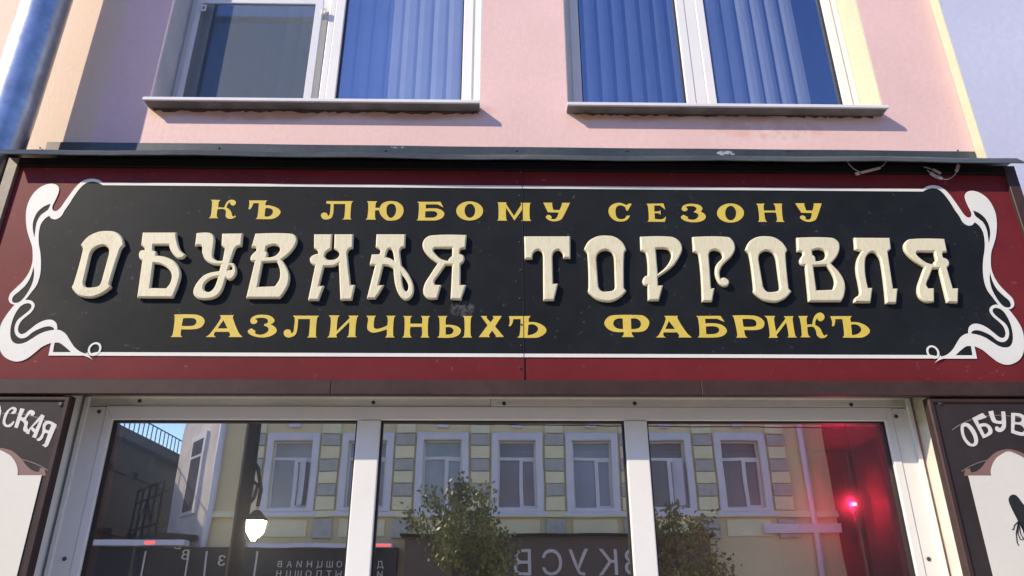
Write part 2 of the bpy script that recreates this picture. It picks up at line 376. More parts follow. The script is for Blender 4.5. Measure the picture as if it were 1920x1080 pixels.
# left window: insect screen over the left sash, blinds behind both
win, FY = upper_window(W1, True)
x0, x1, z0, z1 = W1
xs = at(590, 186, FY).x; xe = at(628, 186, FY).x
sash(win, x0 + 0.05, xs + 0.02, z0 + 0.03, z1 - 0.05, FY + 0.03, 0.055, M['glass_up'])
sash(win, xe - 0.05, x1 - 0.05, z0 + 0.03, z1 - 0.05, FY - 0.008, 0.052, M['glass_up'])
MB().box(xs + 0.0205, xe - 0.0505, FY - 0.004, FY + 0.06, z0 + 0.03, z1 - 0.05).build('mullion', M['pvc'], win, bevel=0.003)
blind(win, x0 + 0.05, xs, z0 + 0.02, z1, FY + 0.16, 0.085, 16, M['blindg'])
blind(win, xe - 0.03, x1 - 0.02, z0 + 0.02, z1, FY + 0.16, 0.083, 12, M['blind'])
# insect screen
scm = bpy.data.materials.new('grey_insect_mesh'); scm.use_nodes = True
n_ = scm.node_tree; b_ = n_.nodes['Principled BSDF']; b_.inputs['Base Color'].default_value = (0.10, 0.135, 0.155, 1); b_.inputs['Roughness'].default_value = 0.7; b_.inputs['Alpha'].default_value = 0.55
wv = N(n_, 'ShaderNodeTexNoise'); wv.inputs['Scale'].default_value = 4
g_ = N(n_, 'ShaderNodeNewGeometry'); n_.links.new(g_.outputs['Position'], wv.inputs['Vector'])
mr = N(n_, 'ShaderNodeMapRange'); mr.inputs[3].default_value = 0.34; mr.inputs[4].default_value = 0.44; n_.links.new(wv.outputs[0], mr.inputs[0]); n_.links.new(mr.outputs[0], b_.inputs['Alpha'])
xa = x0 + 0.04; xb = xs - 0.012
zt = at(400, 3, FY - 0.03).z
scr = sheet('insect_screen', [rect(xa, xb, z0 + 0.012, zt + 0.04), rect(xa + 0.028, xb - 0.040, z0 + 0.03, zt)], FY - 0.006, FY - 0.022, M['sill'], win, bevel=0.002)
MB().box(xa + 0.028, xb - 0.040, FY - 0.014, FY - 0.0135, z0 + 0.03, zt).build('mesh', scm, win)
for px in (382, 607):
    p = at(px, 14 if px < 500 else 20, FY - 0.03)
    sheet('handle', [rect(p.x - 0.011, p.x + 0.011, p.z - 0.02, p.z + 0.02), rect(p.x - 0.006, p.x + 0.006, p.z - 0.013, p.z + 0.013)], FY - 0.0225, FY - 0.032, M['pvc'], win, bevel=0.001)

# right window: open blinds
win, FY = upper_window(W2, False)
x0, x1, z0, z1 = W2
xs = at(1287, 192, FY).x; xe = at(1345, 192, FY).x
sash(win, x0 + 0.048, xs + 0.05, z0 + 0.03, z1 - 0.05, FY - 0.008, 0.048, M['glass_up'])
sash(win, xe - 0.05, x1 - 0.045, z0 + 0.03, z1 - 0.05, FY - 0.008, 0.048, M['glass_up'])
MB().box(xs + 0.0505, xe - 0.0505, FY - 0.004, FY + 0.06, z0 + 0.03, z1 - 0.05).build('mullion', M['pvc'], win, bevel=0.003)
blind(win, x0 + 0.06, xs + 0.05, z0 + 0.02, z1, FY + 0.16, 0.080, 38, M['blind'])
blind(win, xe - 0.02, x1 - 0.02, z0 + 0.02, z1, FY + 0.16, 0.085, 22, M['blind'], stop=at(1520, 190, FY + 0.16).x)
# sills
def sill(xa, xb, zf, zb):
    prof = [(0.17, zb), (-0.066, zf + 0.004), (-0.070, zf - 0.002), (-0.070, zf - 0.015), (-0.060, zf - 0.016), (-0.060, zf - 0.008), (0.17, zb - 0.012)]
    b = MB(); n = len(prof)
    for x in (xa, xb):
        for (y, z) in prof: b.v.append((x, y, z))
    for i in range(n): b.f.append((i, (i+1) % n, n + (i+1) % n, n + i))
    b.f.append(tuple(reversed(range(n)))); b.f.append(tuple(range(n, 2*n)))
    o = b.build('window_sill', M['sill'], bld, bevel=0.001)
    MB().box(xa + 0.002, xb - 0.002, -0.0585, 0.001, zf - 0.0125, zf - 0.0095).build('sill_underside', M['gasketg'], o)
    return o
sill(-1.655, -0.090, 3.856, 3.884)
sill(0.322, 1.845, 3.850, 3.884)
# crumbly mortar line under the sills
mort = mat('crumbled_mortar', (0.10, 0.06, 0.045), 0.9, var=0.3, vscale=40, bump=0.006, bscale=60)
for (xa, xb) in ((-1.64, -0.10), (0.34, 1.80)):
    top = 3.842; pts = [(xa, top), (xb, top)]; low = []
    x = xb
    while x > xa:
        low.append((x, top - random.uniform(0.006, 0.020))); x -= random.uniform(0.008, 0.03)
    sheet('mortar_gap', [pts + low], 0.001, -0.002, mort, bld)
# rooms behind the upper windows (back, side and ceiling)
MB().box(-1.86, 2.2, 1.6, 1.65, 3.6, 6.0).box(-1.86, -1.82, 0.365, 1.6, 3.6, 6.0).box(2.16, 2.2, 0.365, 1.6, 3.6, 6.0).box(-1.82, 2.16, 0.365, 1.6, 5.95, 6.0).box(-1.82, 2.16, 0.365, 1.6, 3.6, 3.65).box(0.1, 0.14, 0.365, 1.6, 3.65, 5.95).build('room', M['room'], bld)

# ------------------------------------------------------------------ shop window
FYs = -0.08
zt0 = 2.434; zt1 = 2.386; zt2 = 2.333; zb = 0.78
fr = MB()
fr.box(XL + 0.014, -1.500, FYs, 0.02, zb - 0.1, zt0 - 0.05).box(1.542, XR - 0.014, FYs, 0.02, zb - 0.1, zt0 - 0.05)
fr.box(XL + 0.014, XR - 0.014, FYs, 0.02, zb - 0.1, zb - 0.045)
shopw = fr.build('shop_window', M['pvc'], bld, bevel=0.003)
for (a, b_) in ((XL + 0.0125, XL + 0.030), (XR - 0.030, XR - 0.0125)): MB().box(a, b_, FYs - 0.011, FYs + 0.01, zb - 0.1, zt0 - 0.012).build('cover_strip', M['pvc'], shopw, bevel=0.003)
MB().box(XL + 0.031, XR - 0.031, FYs - 0.009, FYs + 0.01, zt0 - 0.0165, zt0 - 0.0035).build('cover_strip', M['pvc_old'], shopw, bevel=0.003)
xj = at(920, 752, FYs).x
MB().box(XL + 0.012, xj, FYs + 0.002, 0.02, zt1 + 0.0012, zt0).build('head_board', M['pvc_old'], shopw, bevel=0.003)
MB().box(xj + 0.001, XR - 0.012, FYs - 0.003, 0.02, zt1 + 0.0012, zt0 - 0.003).build('head_board', M['pvc_old'], shopw, bevel=0.003)
# inner profile with mitred corners
def ring4(x0, x1, z0, z1, wx, wz, y0, y1, mtl, names='inner_profile'):
    i0, i1, k0, k1 = x0 + wx, x1 - wx, z0 + wx, z1 - wz
    for q in ([(x0, z1), (i0, k1), (i1, k1), (x1, z1)], [(x0, z0), (i0, k0), (i0, k1), (x0, z1)], [(x1, z1), (i1, k1), (i1, k0), (x1, z0)], [(x0, z0), (x1, z0), (i1, k0), (i0, k0)]):
        cx = sum(p[0] for p in q) / 4; cz = sum(p[1] for p in q) / 4
        sheet(names, [q], y1, y0, mtl, shopw, bevel=0.0025)
ring4(-1.4985, 1.5405, zb - 0.0445, zt1, 0.0325, zt1 - zt2, FYs - 0.004, 0.015, M['pvc'])
gx0, gx1 = -1.466, 1.508
gx1 = 1.5405 - 0.0325
mull = [(-0.535, -0.446), (0.490, 0.577)]
for (a, b_) in mull:
    MB().box(a, b_, FYs - 0.008, 0.01, zb - 0.011, zt2 - 0.001).build('mullion', M['pvc'], shopw, bevel=0.004)
edges = [(gx0, mull[0][0]), (mull[0][1], mull[1][0]), (mull[1][1], gx1)]
for (a, b_) in edges:
    sheet('gasket', [rect(a, b_, zb, zt2), rect(a + 0.007, b_ - 0.007, zb + 0.007, zt2 - 0.007)], -0.052, -0.072, M['gasket'], shopw)
    MB().box(a, b_, GLASS_Y, GLASS_Y + 0.006, zb, zt2).build('pane', M['glass_shop'], shopw)
def screw(px, py, Y, r, parent, mt='screw'):
    p = at(px, py, Y)
    b = MB().tube([(p.x, Y + 0.002, p.z), (p.x, Y - 0.0025, p.z), (p.x, Y - 0.004, p.z)], [r, r, r * 0.6], 12)
    b.build('screw', M[mt], parent, smooth=False)
for (px, py) in ((262, 752), (700, 755)): screw(px, py, FYs + 0.002, 0.0075, shopw)
for (px, py) in ((945, 757), (1190, 757), (1596, 759)): screw(px, py, FYs - 0.003, 0.0075, shopw)
for (px, py) in ((186, 772), (121, 1048), (1680, 781), (1741, 1048)): screw(px, py, FYs, 0.0075, shopw)
# display niche behind the glass
NY = 0.55; NXR = 1.632; NXL = -1.58; NZ = 2.342
nw = MB(); x = NXL
while x < NXR - 0.001:
    xe_ = min(x + 0.098, NXR); nw.box(x + 0.0015, xe_ - 0.0015, NY, NY + 0.02, 0.8, NZ); x = xe_
nw.box(NXL, NXR, NY + 0.022, NY + 0.03, 0.8, NZ)
nw.build('niche_back', M['wood'], shopw)
MB().box(NXR, NXR + 0.02, 0.0, NY, 0.8, NZ).build('niche_side', M['woodside'], shopw)
MB().box(NXL - 0.02, NXL, 0.0, NY, 0.8, NZ).build('niche_side', M['woodside'], shopw)
nc = MB(); y = 0.022
while y < NY:
    nc.box(NXL - 0.02, NXR + 0.02, y, min(y + 0.14, NY + 0.02) - 0.002, NZ, NZ + 0.02); y += 0.14
nc.build('niche_ceiling', M['wood'], shopw)
MB().box(NXL, NXR, 0.0, NY, 0.72, 0.78).build('display_shelf', M['wood'], shopw)
MB().tube([(NXL, NY - 0.012, NZ - 0.012), (NXR - 0.01, NY - 0.012, NZ - 0.012)], 0.007, 8).build('trim_strip', M['wood'], shopw)
# white piers beside the window
for (a, b_) in ((-2.02, XL), (XR, 2.18)):
    MB().box(a, b_, -0.209, -0.001, 0.12, 2.430).build('pier', M['pvc_old' if a > 0 else 'pvc'], bld, bevel=0.003)

# ------------------------------------------------------------------ neighbours
nb = thing('peach_building', (-4.0, 0.2, 0), 'peach plastered neighbouring wall behind the galvanised drainpipe', 'building')
MB().box(-8.0, X0, 0.0, 0.36, 0.0, 8.5).build('wall', M['peach'], nb)
nb2 = thing('lavender_building', (5, 0.2, 0), 'pale lavender neighbouring wall with a sunlit cream corner edge', 'building')
MB().box(X1 + 0.003, 8.0, -0.06, 0.36, 0.0, 8.5).build('wall', M['lavender'], nb2)
MB().box(X1, X1 + 0.003, -0.0595, -0.001, 2.2, 8.5).build('corner_edge', M['cream'], nb2)

# ------------------------------------------------------------------ drainpipe
dp = thing('drainpipe', (-2.14, -0.25, 0.12), 'galvanised steel drainpipe running down beside the shop sign', 'drainpipe')
PX = -2.135
pts = [(PX, -0.20, 8.4), (PX, -0.20, 6.0), (PX, -0.20, 4.6), (PX, -0.20, 3.7), (PX - 0.003, -0.205, 3.3), (PX - 0.005, -0.22, 3.05), (PX - 0.005, -0.235, 2.75), (PX - 0.005, -0.25, 2.5), (PX - 0.005, -0.25, 2.2), (PX - 0.005, -0.25, 0.3)]
MB().tube(pts, 0.098, 40).build('pipe', M['galv'], dp, smooth=True)
for z in (5.3, 2.0):
    Yp = -0.20 if z > 3 else -0.25
    MB().tube([(PX, Yp, z - 0.02), (PX, Yp, z + 0.02)], 0.103, 40).box(PX - 0.015, PX + 0.015, Yp + 0.09, 0.0, z - 0.015, z + 0.015).build('wall_bracket', M['galv'], dp)

# ------------------------------------------------------------------ the shop sign
SYF = -0.26; SYP = -0.245
sign = thing('shop_sign', (0.08, -0.13, 2.384), 'long black and red shop sign with cream raised letters and gold painted lines', 'sign')
SX0, SX1, SZ0, SZ1 = -2.034, 2.198, 2.384, 3.392
IX0, IX1, IZ0, IZ1 = -1.988, 2.150, 2.440, 3.352
# side and bottom trims: each a strip with a chamfer towards the panel
def strip(name, quad, mt, back=-0.002): return sheet(name, [quad], back, SYF, M[mt], sign, bevel=0.0025)
strip('frame_rail', [(SX0, SZ0), (-0.61, SZ0), (-0.61, IZ0), (SX0, IZ0)], 'brown', -0.232)
strip('frame_rail', [(-0.6095, SZ0), (0.753, SZ0), (0.753, IZ0), (-0.6095, IZ0)], 'brown', -0.232)
strip('frame_rail', [(0.7535, SZ0), (SX1, SZ0), (SX1, IZ0), (0.7535, IZ0)], 'brown', -0.232)
strip('frame_stile', [(SX0, IZ0 + 0.001), (IX0, IZ0 + 0.001), (IX0, SZ1), (SX0, SZ1)], 'frameside')
strip('frame_stile', [(IX1, IZ0 + 0.001), (SX1, IZ0 + 0.001), (SX1, SZ1), (IX1, SZ1)], 'brown')
strip('frame_rail', [(IX0 + 0.001, IZ1), (IX1 - 0.001, IZ1), (IX1 - 0.001, SZ1), (IX0 + 0.001, SZ1)], 'shaderail')
xseam = at(980.5, 500, SYP).x
MB().box(IX0, xseam - 0.0006, SYP, -0.2, IZ0, IZ1).build('panel', M['red'], sign)
MB().box(xseam + 0.0006, IX1, SYP + 0.0008, -0.2, IZ0, IZ1).build('panel', M['red'], sign)
MB().box(SX0 + 0.01, SX1 - 0.01, -0.199, -0.01, IZ0 + 0.012, SZ1 - 0.01).build('box', M['board'], sign)

def px_path(s, ox, oy, sc, Y, closed_smooth=True, n=6):
    return [(lambda p: (p.x, p.z))(at(ox + x / sc, oy + z / sc, Y)) for (x, z) in smooth_path(parse(s), n)]

# ornamental border, traced on its left end and mirrored
Yb = SYP - 0.003
OUT = "548,63 520,47* 480,43* 440,55* 405,85* 370,130* 345,165* 320,200* 300,215* 285,213* 278,200* 283,180* 298,150* 312,115* 314,92* 300,75* 270,69* 230,80* 190,108* 160,150* 142,200* 138,260* 145,320* 160,370* 170,400* 174,440* 172,490* 155,540* 125,585* 85,625* 55,655* 46,685* 55,705* 78,714 60,735* 30,775* 5,820* -6,870* -5,935* 15,983* 55,1010* 95,1017* 140,1003* 185,970* 225,938* 272,917 258,985"
INN = "548,77 520,63* 485,58* 455,68* 425,95* 395,135* 370,175* 345,210* 325,243* 297,259* 275,255* 262,240 235,260* 215,292* 206,340* 207,390* 215,440* 218,500* 212,560* 195,610* 165,650* 135,689 165,692* 182,708* 183,727* 165,755* 135,780* 110,805* 98,830* 97,855* 110,870* 132,866* 160,845* 200,815* 240,797* 275,795* 298,810* 305,835* 303,847 325,852* 350,870* 370,900* 395,938* 430,966* 467,977"
H1 = "270,176 258,205* 243,218* 215,240* 195,280* 187,330* 183,358 174,300* 180,260* 200,220* 235,190*"
H2 = "178,510 182,550* 172,600* 150,645* 125,680* 100,701* 72,703* 64,690* 72,668* 105,640* 140,605* 165,560*"
H3 = "110,722* 140,707* 162,710* 168,725* 155,745* 125,770* 95,795* 80,825* 78,855* 88,880* 110,893* 140,887* 175,860* 220,838* 260,829* 283,836* 290,848 250,855* 210,870* 170,895* 135,915* 100,923* 72,915* 57,890* 55,850* 65,800* 85,755*"
H4 = "290,917 315,917* 345,937* 378,967 282,967"
P = lambda s, n=5: px_path(s, 0, 320, 2.842, Yb, n=n)
outl = P(OUT)
# the closing point of a smooth run is a corner: drop the interpolation across the open end
def open_path(s):
    pts = parse(s); d = smooth_path(pts, 5)
    return [(lambda p: (p.x, p.z))(at(x / 2.842, 320 + z / 2.842, Yb)) for (x, z) in d]
outl = open_path(OUT); innl = open_path(INN)
XC = 0.5 * (at(29, 500, Yb).x + at(1891, 500, Yb).x)
XC = 0.5 * (at(18, 640, Yb).x + at(1908, 642, Yb).x) if False else 0.078
mirx = lambda c: [(2 * XC - x, z) for (x, z) in c]
ZT = outl[0][1]; ZTi = innl[0][1]; ZB = outl[-1][1]; ZBi = at(300, 320 + 968 / 2.842, Yb).z
inn_full = innl + [(innl[-1][0] + 0.03, ZBi)]
outer = outl + mirx(outl)[::-1]
inner = inn_full + mirx(inn_full)[::-1]
holes = []
for h in (H1, H2, H3, H4):
    c = P(h); holes += [c, mirx(c)]
sheet('painted_field', [outer], SYP + 0.001, SYP - 0.0015, M['black'], sign)
sheet('painted_border', [outer, inner] + holes, SYP - 0.0014, SYP - 0.003, M['white'], sign)
# small ring and tail at both lower corners
ringc = at(505 / 2.842, 320 + 951 / 2.842, Yb)
for sgn in (1, -1):
    f_ = (lambda c: c) if sgn == 1 else mirx
    ro = circ(ringc.x, ringc.z, 0.0245, 0.027); ri = circ(ringc.x, ringc.z, 0.0170, 0.0195)
    sheet('painted_ring', [f_(ro), f_(ri)], SYP - 0.0031, SYP - 0.0042, M['white'], sign)
    tl = [(lambda p: (p.x, p.z))(at(a / 2.842, 320 + b_ / 2.842, Yb)) for a, b_ in ((466, 968), (474, 985), (486, 998), (497, 1011), (487, 1003), (470, 994), (452, 988))]
    sheet('painted_tail', [f_(tl)], SYP - 0.0043, SYP - 0.0054, M['white'], sign)

# ---- lettering
def glyph(contours, ox, oy, sc, Y):
    out = []
    for c in contours:
        if isinstance(c, str): d = smooth_path(parse(c), 5)
        else: d = c
        out.append([(lambda p: (p.x, p.z))(at(ox + x / sc, oy + z / sc, Y)) for (x, z) in d])
    return out
def shift(g, first, px, py, Y):
    """the same glyph again, moved so that its first point lands on a photographed point"""
    p = at(px, py, Y); dx = p.x - first[0]; dz = p.z - first[1]
    return [[(x + dx, z + dz) for (x, z) in c] for c in g]

YG = SYP - 0.0027
GS = {}
def G(key, contours, ox, oy, sc):
    g = glyph(contours, ox, oy, sc, YG); GS[key] = g; return g
row = []
row.append(G('K', ["190,112 405,122 365,160* 350,290 400,285* 480,288* 505,230* 560,150* 620,118* 690,118* 740,150* 745,195* 715,235* 670,243* 625,215* 620,185* 632,165 590,185* 550,240* 535,290 600,330* 645,400* 665,470* 690,495* 720,468 748,485 700,525* 620,543* 540,520* 515,470* 525,390* 500,335* 450,320* 335,325 318,490* 355,528 135,530 180,480* 212,170*"], 380, 365, 12))
row.append(G('Tv', ["1045,130 1460,130 1420,165* 1412,240 1520,245* 1650,285* 1740,350* 1750,400* 1710,470* 1600,535* 1500,550* 1190,545 1230,500* 1265,190 1135,190 1120,250* 1075,325 1030,322 1050,220*", "1410,305 1480,300* 1560,330* 1582,380* 1560,440* 1490,490* 1392,490"], 380, 365, 12))
row.append(G('L', ["235,128 775,130 738,165* 715,460* 735,495 550,495 590,460* 612,185 380,185 370,370* 335,460* 250,495* 170,485* 128,430* 135,385* 185,358* 235,368* 258,400* 268,425 295,405* 308,360* 320,185 235,178"], 590, 365, 10.667))
row.append(G('Yu', ["1045,130 1255,132 1225,165* 1215,262 1300,265 1340,190* 1430,140* 1540,128* 1660,150* 1750,220* 1778,310* 1750,410* 1670,490* 1540,518* 1430,505* 1340,430* 1300,360* 1290,312 1210,312 1208,460* 1230,498 1020,498 1055,450* 1072,180*", "1520,180* 1595,200* 1630,290* 1605,400* 1525,465* 1460,420* 1435,320* 1450,230*"], 590, 365, 10.667))
row.append(G('B', ["145,160 670,160 735,285 605,218 340,218 340,310 580,310* 690,345* 750,400* 755,450* 710,520* 600,570* 500,580* 130,578 165,540* 185,200*", "328,375 530,372* 590,405* 600,440* 565,495* 490,515* 325,515"], 770, 365, 12))
row.append(G('O', [circ(1328, 365, 302, 215, 40), circ(1332, 362, 120, 158, 32)], 770, 365, 12))
row.append(G('M', ["150,172 350,172 350,215 525,480 690,220 670,182 910,185 880,220* 880,540* 915,590 685,590 715,550* 715,330 535,580 345,290 350,540* 375,585 145,580 175,540* 172,210*"], 920, 365, 12))
row.append(G('U', ["1185,180 1390,180 1385,230* 1410,345 1550,345 1600,230* 1605,183 1785,183 1640,480* 1580,560* 1440,600* 1330,580* 1250,525* 1245,485* 1300,455* 1360,480* 1370,515* 1350,540 1440,550* 1490,510* 1530,400 1290,395"], 920, 365, 12))
row.append(G('S', ["410,180 455,152* 497,160 430,275 405,270 380,210* 300,182* 240,210* 220,290* 245,390* 310,420* 380,405* 410,360 470,358 420,430* 330,460* 220,445* 130,370* 100,280* 130,200* 210,150* 310,142*"], 1130, 365, 9.143))
row.append(G('E', ["750,155 1040,150 1075,255 985,185 885,185 885,288 960,285* 990,265 995,345 960,320* 888,318 895,415 1020,420* 1088,370 1065,465 765,462 790,430* 775,190*"], 1130, 365, 9.143))
row.append(G('Z', ["1355,240* 1380,190* 1460,160* 1560,158* 1660,180* 1710,235* 1680,290 1740,325* 1768,380* 1740,430* 1650,465* 1540,472* 1420,450* 1350,405* 1345,375* 1385,345 1470,385 1455,400* 1480,420* 1560,430* 1620,400* 1645,350* 1600,310* 1565,305 1570,285 1610,250* 1600,220* 1540,195* 1450,200* 1420,215 1450,235* 1450,265* 1410,285* 1370,270*"], 1130, 365, 9.143))
row.append(glyph([circ(272, 314, 230, 164, 40), circ(275, 315, 95, 124, 32)], 1340, 365, 9.143, YG))
row.append(G('N', ["710,155 855,152 840,190* 845,272 1045,272 1035,190* 1005,152 1160,152 1150,190* 1170,430* 1200,465 1050,465 1072,430* 1052,305 850,305 870,430* 900,465 740,465 765,430* 740,190*"], 1340, 365, 9.143))
row.append(shift(GS['U'], GS['U'][0][0], 1340 + 1383/9.143, 365 + 147/9.143, YG))
# lower line
row.append(G('R', ["140,85 480,85* 590,115* 640,175* 630,240* 570,300* 460,325* 262,325 250,420* 278,453 85,453 120,410* 155,130*", "290,145 420,142* 490,160* 510,205* 480,255* 420,272* 268,272"], 310, 580, 8.727))
row.append(G('A', ["895,95 1120,95 1105,140* 1200,380* 1265,453 1035,453 1060,420* 1040,368 815,368 795,420* 830,453 660,453 730,400* 905,150*", "950,178 1018,312 855,312"], 310, 580, 8.727))
row.append(G('Z2', ["1390,190* 1420,130* 1500,95* 1600,88* 1710,105* 1780,160* 1780,205* 1720,247 1790,285* 1822,340* 1800,390* 1700,445* 1580,460* 1450,440* 1360,390* 1350,350* 1410,310 1482,362 1465,378* 1490,405* 1570,415* 1650,385* 1690,335* 1670,290* 1615,268 1620,240 1675,215* 1670,165* 1600,138* 1500,145* 1465,160 1500,180* 1500,215* 1450,240* 1410,230*"], 310, 580, 8.727))
row.append(G('L2', ["255,103 685,105 650,150* 630,430* 645,460 485,460 515,430* 535,158 340,158 325,330* 290,420* 200,460* 140,450* 105,400* 115,350* 165,328* 210,340* 225,375* 232,395 260,370* 272,310* 285,150*"], 520, 580, 8.727))
row.append(G('I', ["840,98 1022,100 990,140* 970,355 1185,140 1165,103 1328,103 1300,150* 1275,425* 1300,455 1135,455 1165,420* 1180,205 962,415 975,460 815,460 850,420* 875,150*"], 520, 580, 8.727))
row.append(G('Ch', ["1455,105 1615,105 1590,145* 1580,295* 1620,320* 1700,305* 1800,262 1805,140* 1780,105 1940,105 1910,140* 1895,425* 1925,460 1765,460 1790,420* 1790,325 1680,362* 1560,380* 1485,340* 1470,290* 1485,150*"], 520, 580, 8.727))
row.append(G('N2', ["100,80 210,80 190,105* 188,172 328,172 330,105* 315,80 428,80 405,105* 400,310* 418,338 310,338 328,305* 325,210 187,210 185,305* 205,338 90,338 112,310* 118,105*"], 740, 580, 6.4))
row.append(G('Yeru', ["515,80 635,80 615,105* 612,185 700,190* 770,215* 795,255* 770,305* 690,338* 510,338 535,310* 535,105*", "612,215 660,212* 700,235* 705,265* 680,295* 612,305", "815,80 935,80 915,105* 912,310* 930,338 810,338 835,310* 835,105*"], 740, 580, 6.4))
row.append(G('X', ["1035,80 1105,80 1105,105 1150,155 1190,105 1175,80 1285,80 1205,205 1310,330 1215,333 1210,310* 1170,255 1130,310 1140,333 1010,333 1115,190"], 740, 580, 6.4))
hard = G('Tv2', ["1330,92 1615,90 1595,125* 1605,170 1700,175* 1800,215* 1855,275* 1840,325* 1770,370* 1700,378* 1490,375 1515,340* 1490,130 1395,130 1390,190* 1375,225 1350,222 1355,170*", "1605,205 1670,200* 1730,235* 1742,280* 1700,325* 1620,345"], 1370, 580, 7.111)
row.append(hard)
row.append(shift(hard, hard[0][0], 740 + 1372/6.4, 580 + 82/6.4, YG))
row.append(G('F', ["240,80* 590,80* 660,100* 715,160* 715,215* 670,285* 590,312* 478,312 480,345* 510,383 340,383 365,345* 365,312 250,312* 160,280* 103,215* 105,160* 160,100*", "352,128 290,125* 235,155* 220,200* 245,245* 300,270* 358,272", "465,128 540,128* 590,160* 605,200* 590,245* 540,270* 470,272"], 1120, 580, 7.385))
row.append(shift(GS['A'], GS['A'][0][0], 1120 + 928/7.385, 580 + 90/7.385, YG))
row.append(G('B2', ["1365,92 1705,90 1762,175 1660,130 1492,130 1497,195 1640,195* 1740,225* 1790,280* 1790,320* 1740,365* 1650,388* 1390,388 1415,355* 1395,120*", "1502,237 1620,235* 1675,255* 1690,290* 1665,325* 1600,343* 1508,343"], 1120, 580, 7.385))
row.append(shift(GS['R'], GS['R'][0][0], 1370 + 22/7.111, 580 + 82/7.111, YG))
row.append(shift(GS['I'], GS['I'][0][0], 1370 + 450/7.111, 580 + 87/7.111, YG))
row.append(G('K2', ["900,90 1030,88 1012,125* 1020,205 1060,200* 1090,205 1100,140* 1130,75* 1190,42* 1240,70* 1250,115* 1215,155* 1175,150* 1155,115 1130,160* 1130,210 1190,250* 1225,320* 1250,350* 1275,335 1290,345 1260,375* 1200,383* 1155,350* 1140,290* 1110,240* 1060,230* 1022,238 1035,340* 1065,372 930,372 950,340* 925,130*"], 1370, 580, 7.111))
for g in row:
    sheet('painted_letter', g, SYP - 0.0014, SYP - 0.0027, M['gold'], sign)

# raised letters
TH = 0.019
YL = SYP - 0.0015 - TH
R3 = (120, 420, 4.8); R4 = (500, 420, 4.8); R5 = (960, 420, 4.364); R6 = (1380, 420, 4.364)
def GL(contours, R): return glyph(contours, R[0], R[1], R[2], YL)
O_ = GL(["590,205 625,140* 690,100* 760,90* 840,100* 905,145* 938,205 920,240* 918,520 938,545 890,595* 830,625* 780,632* 700,615* 640,570* 622,545 628,520 618,240*", "692,285 708,235* 765,208* 820,232* 838,285 845,500 835,535* 790,548* 735,545* 708,505"], R5)
V_ = GL(["500,108 785,108* 840,140* 852,190* 830,260* 780,320 840,380* 885,450* 898,520* 885,590* 865,630 598,630 570,335 535,325* 525,290* 545,255* 550,250 545,225* 505,220", "630,250 625,215 670,200* 720,212* 740,245* 720,285* 680,300* 655,298 650,265*", "635,340 745,335 790,400* 812,470* 800,525* 790,535 662,540"], R6)
YA = GL(["1800,95 1790,215 1745,225* 1740,265 1775,285* 1778,325* 1745,358 1745,545 1795,545 1750,678 1655,672 1670,365 1610,365 1550,450* 1510,510* 1520,545 1570,545 1535,668 1455,668* 1410,620* 1420,540* 1480,440* 1540,350 1460,290* 1405,210* 1415,140* 1480,98*", "1515,212 1670,212 1668,285 1640,310* 1635,328 1570,310* 1515,260* 1500,230*"], R4)
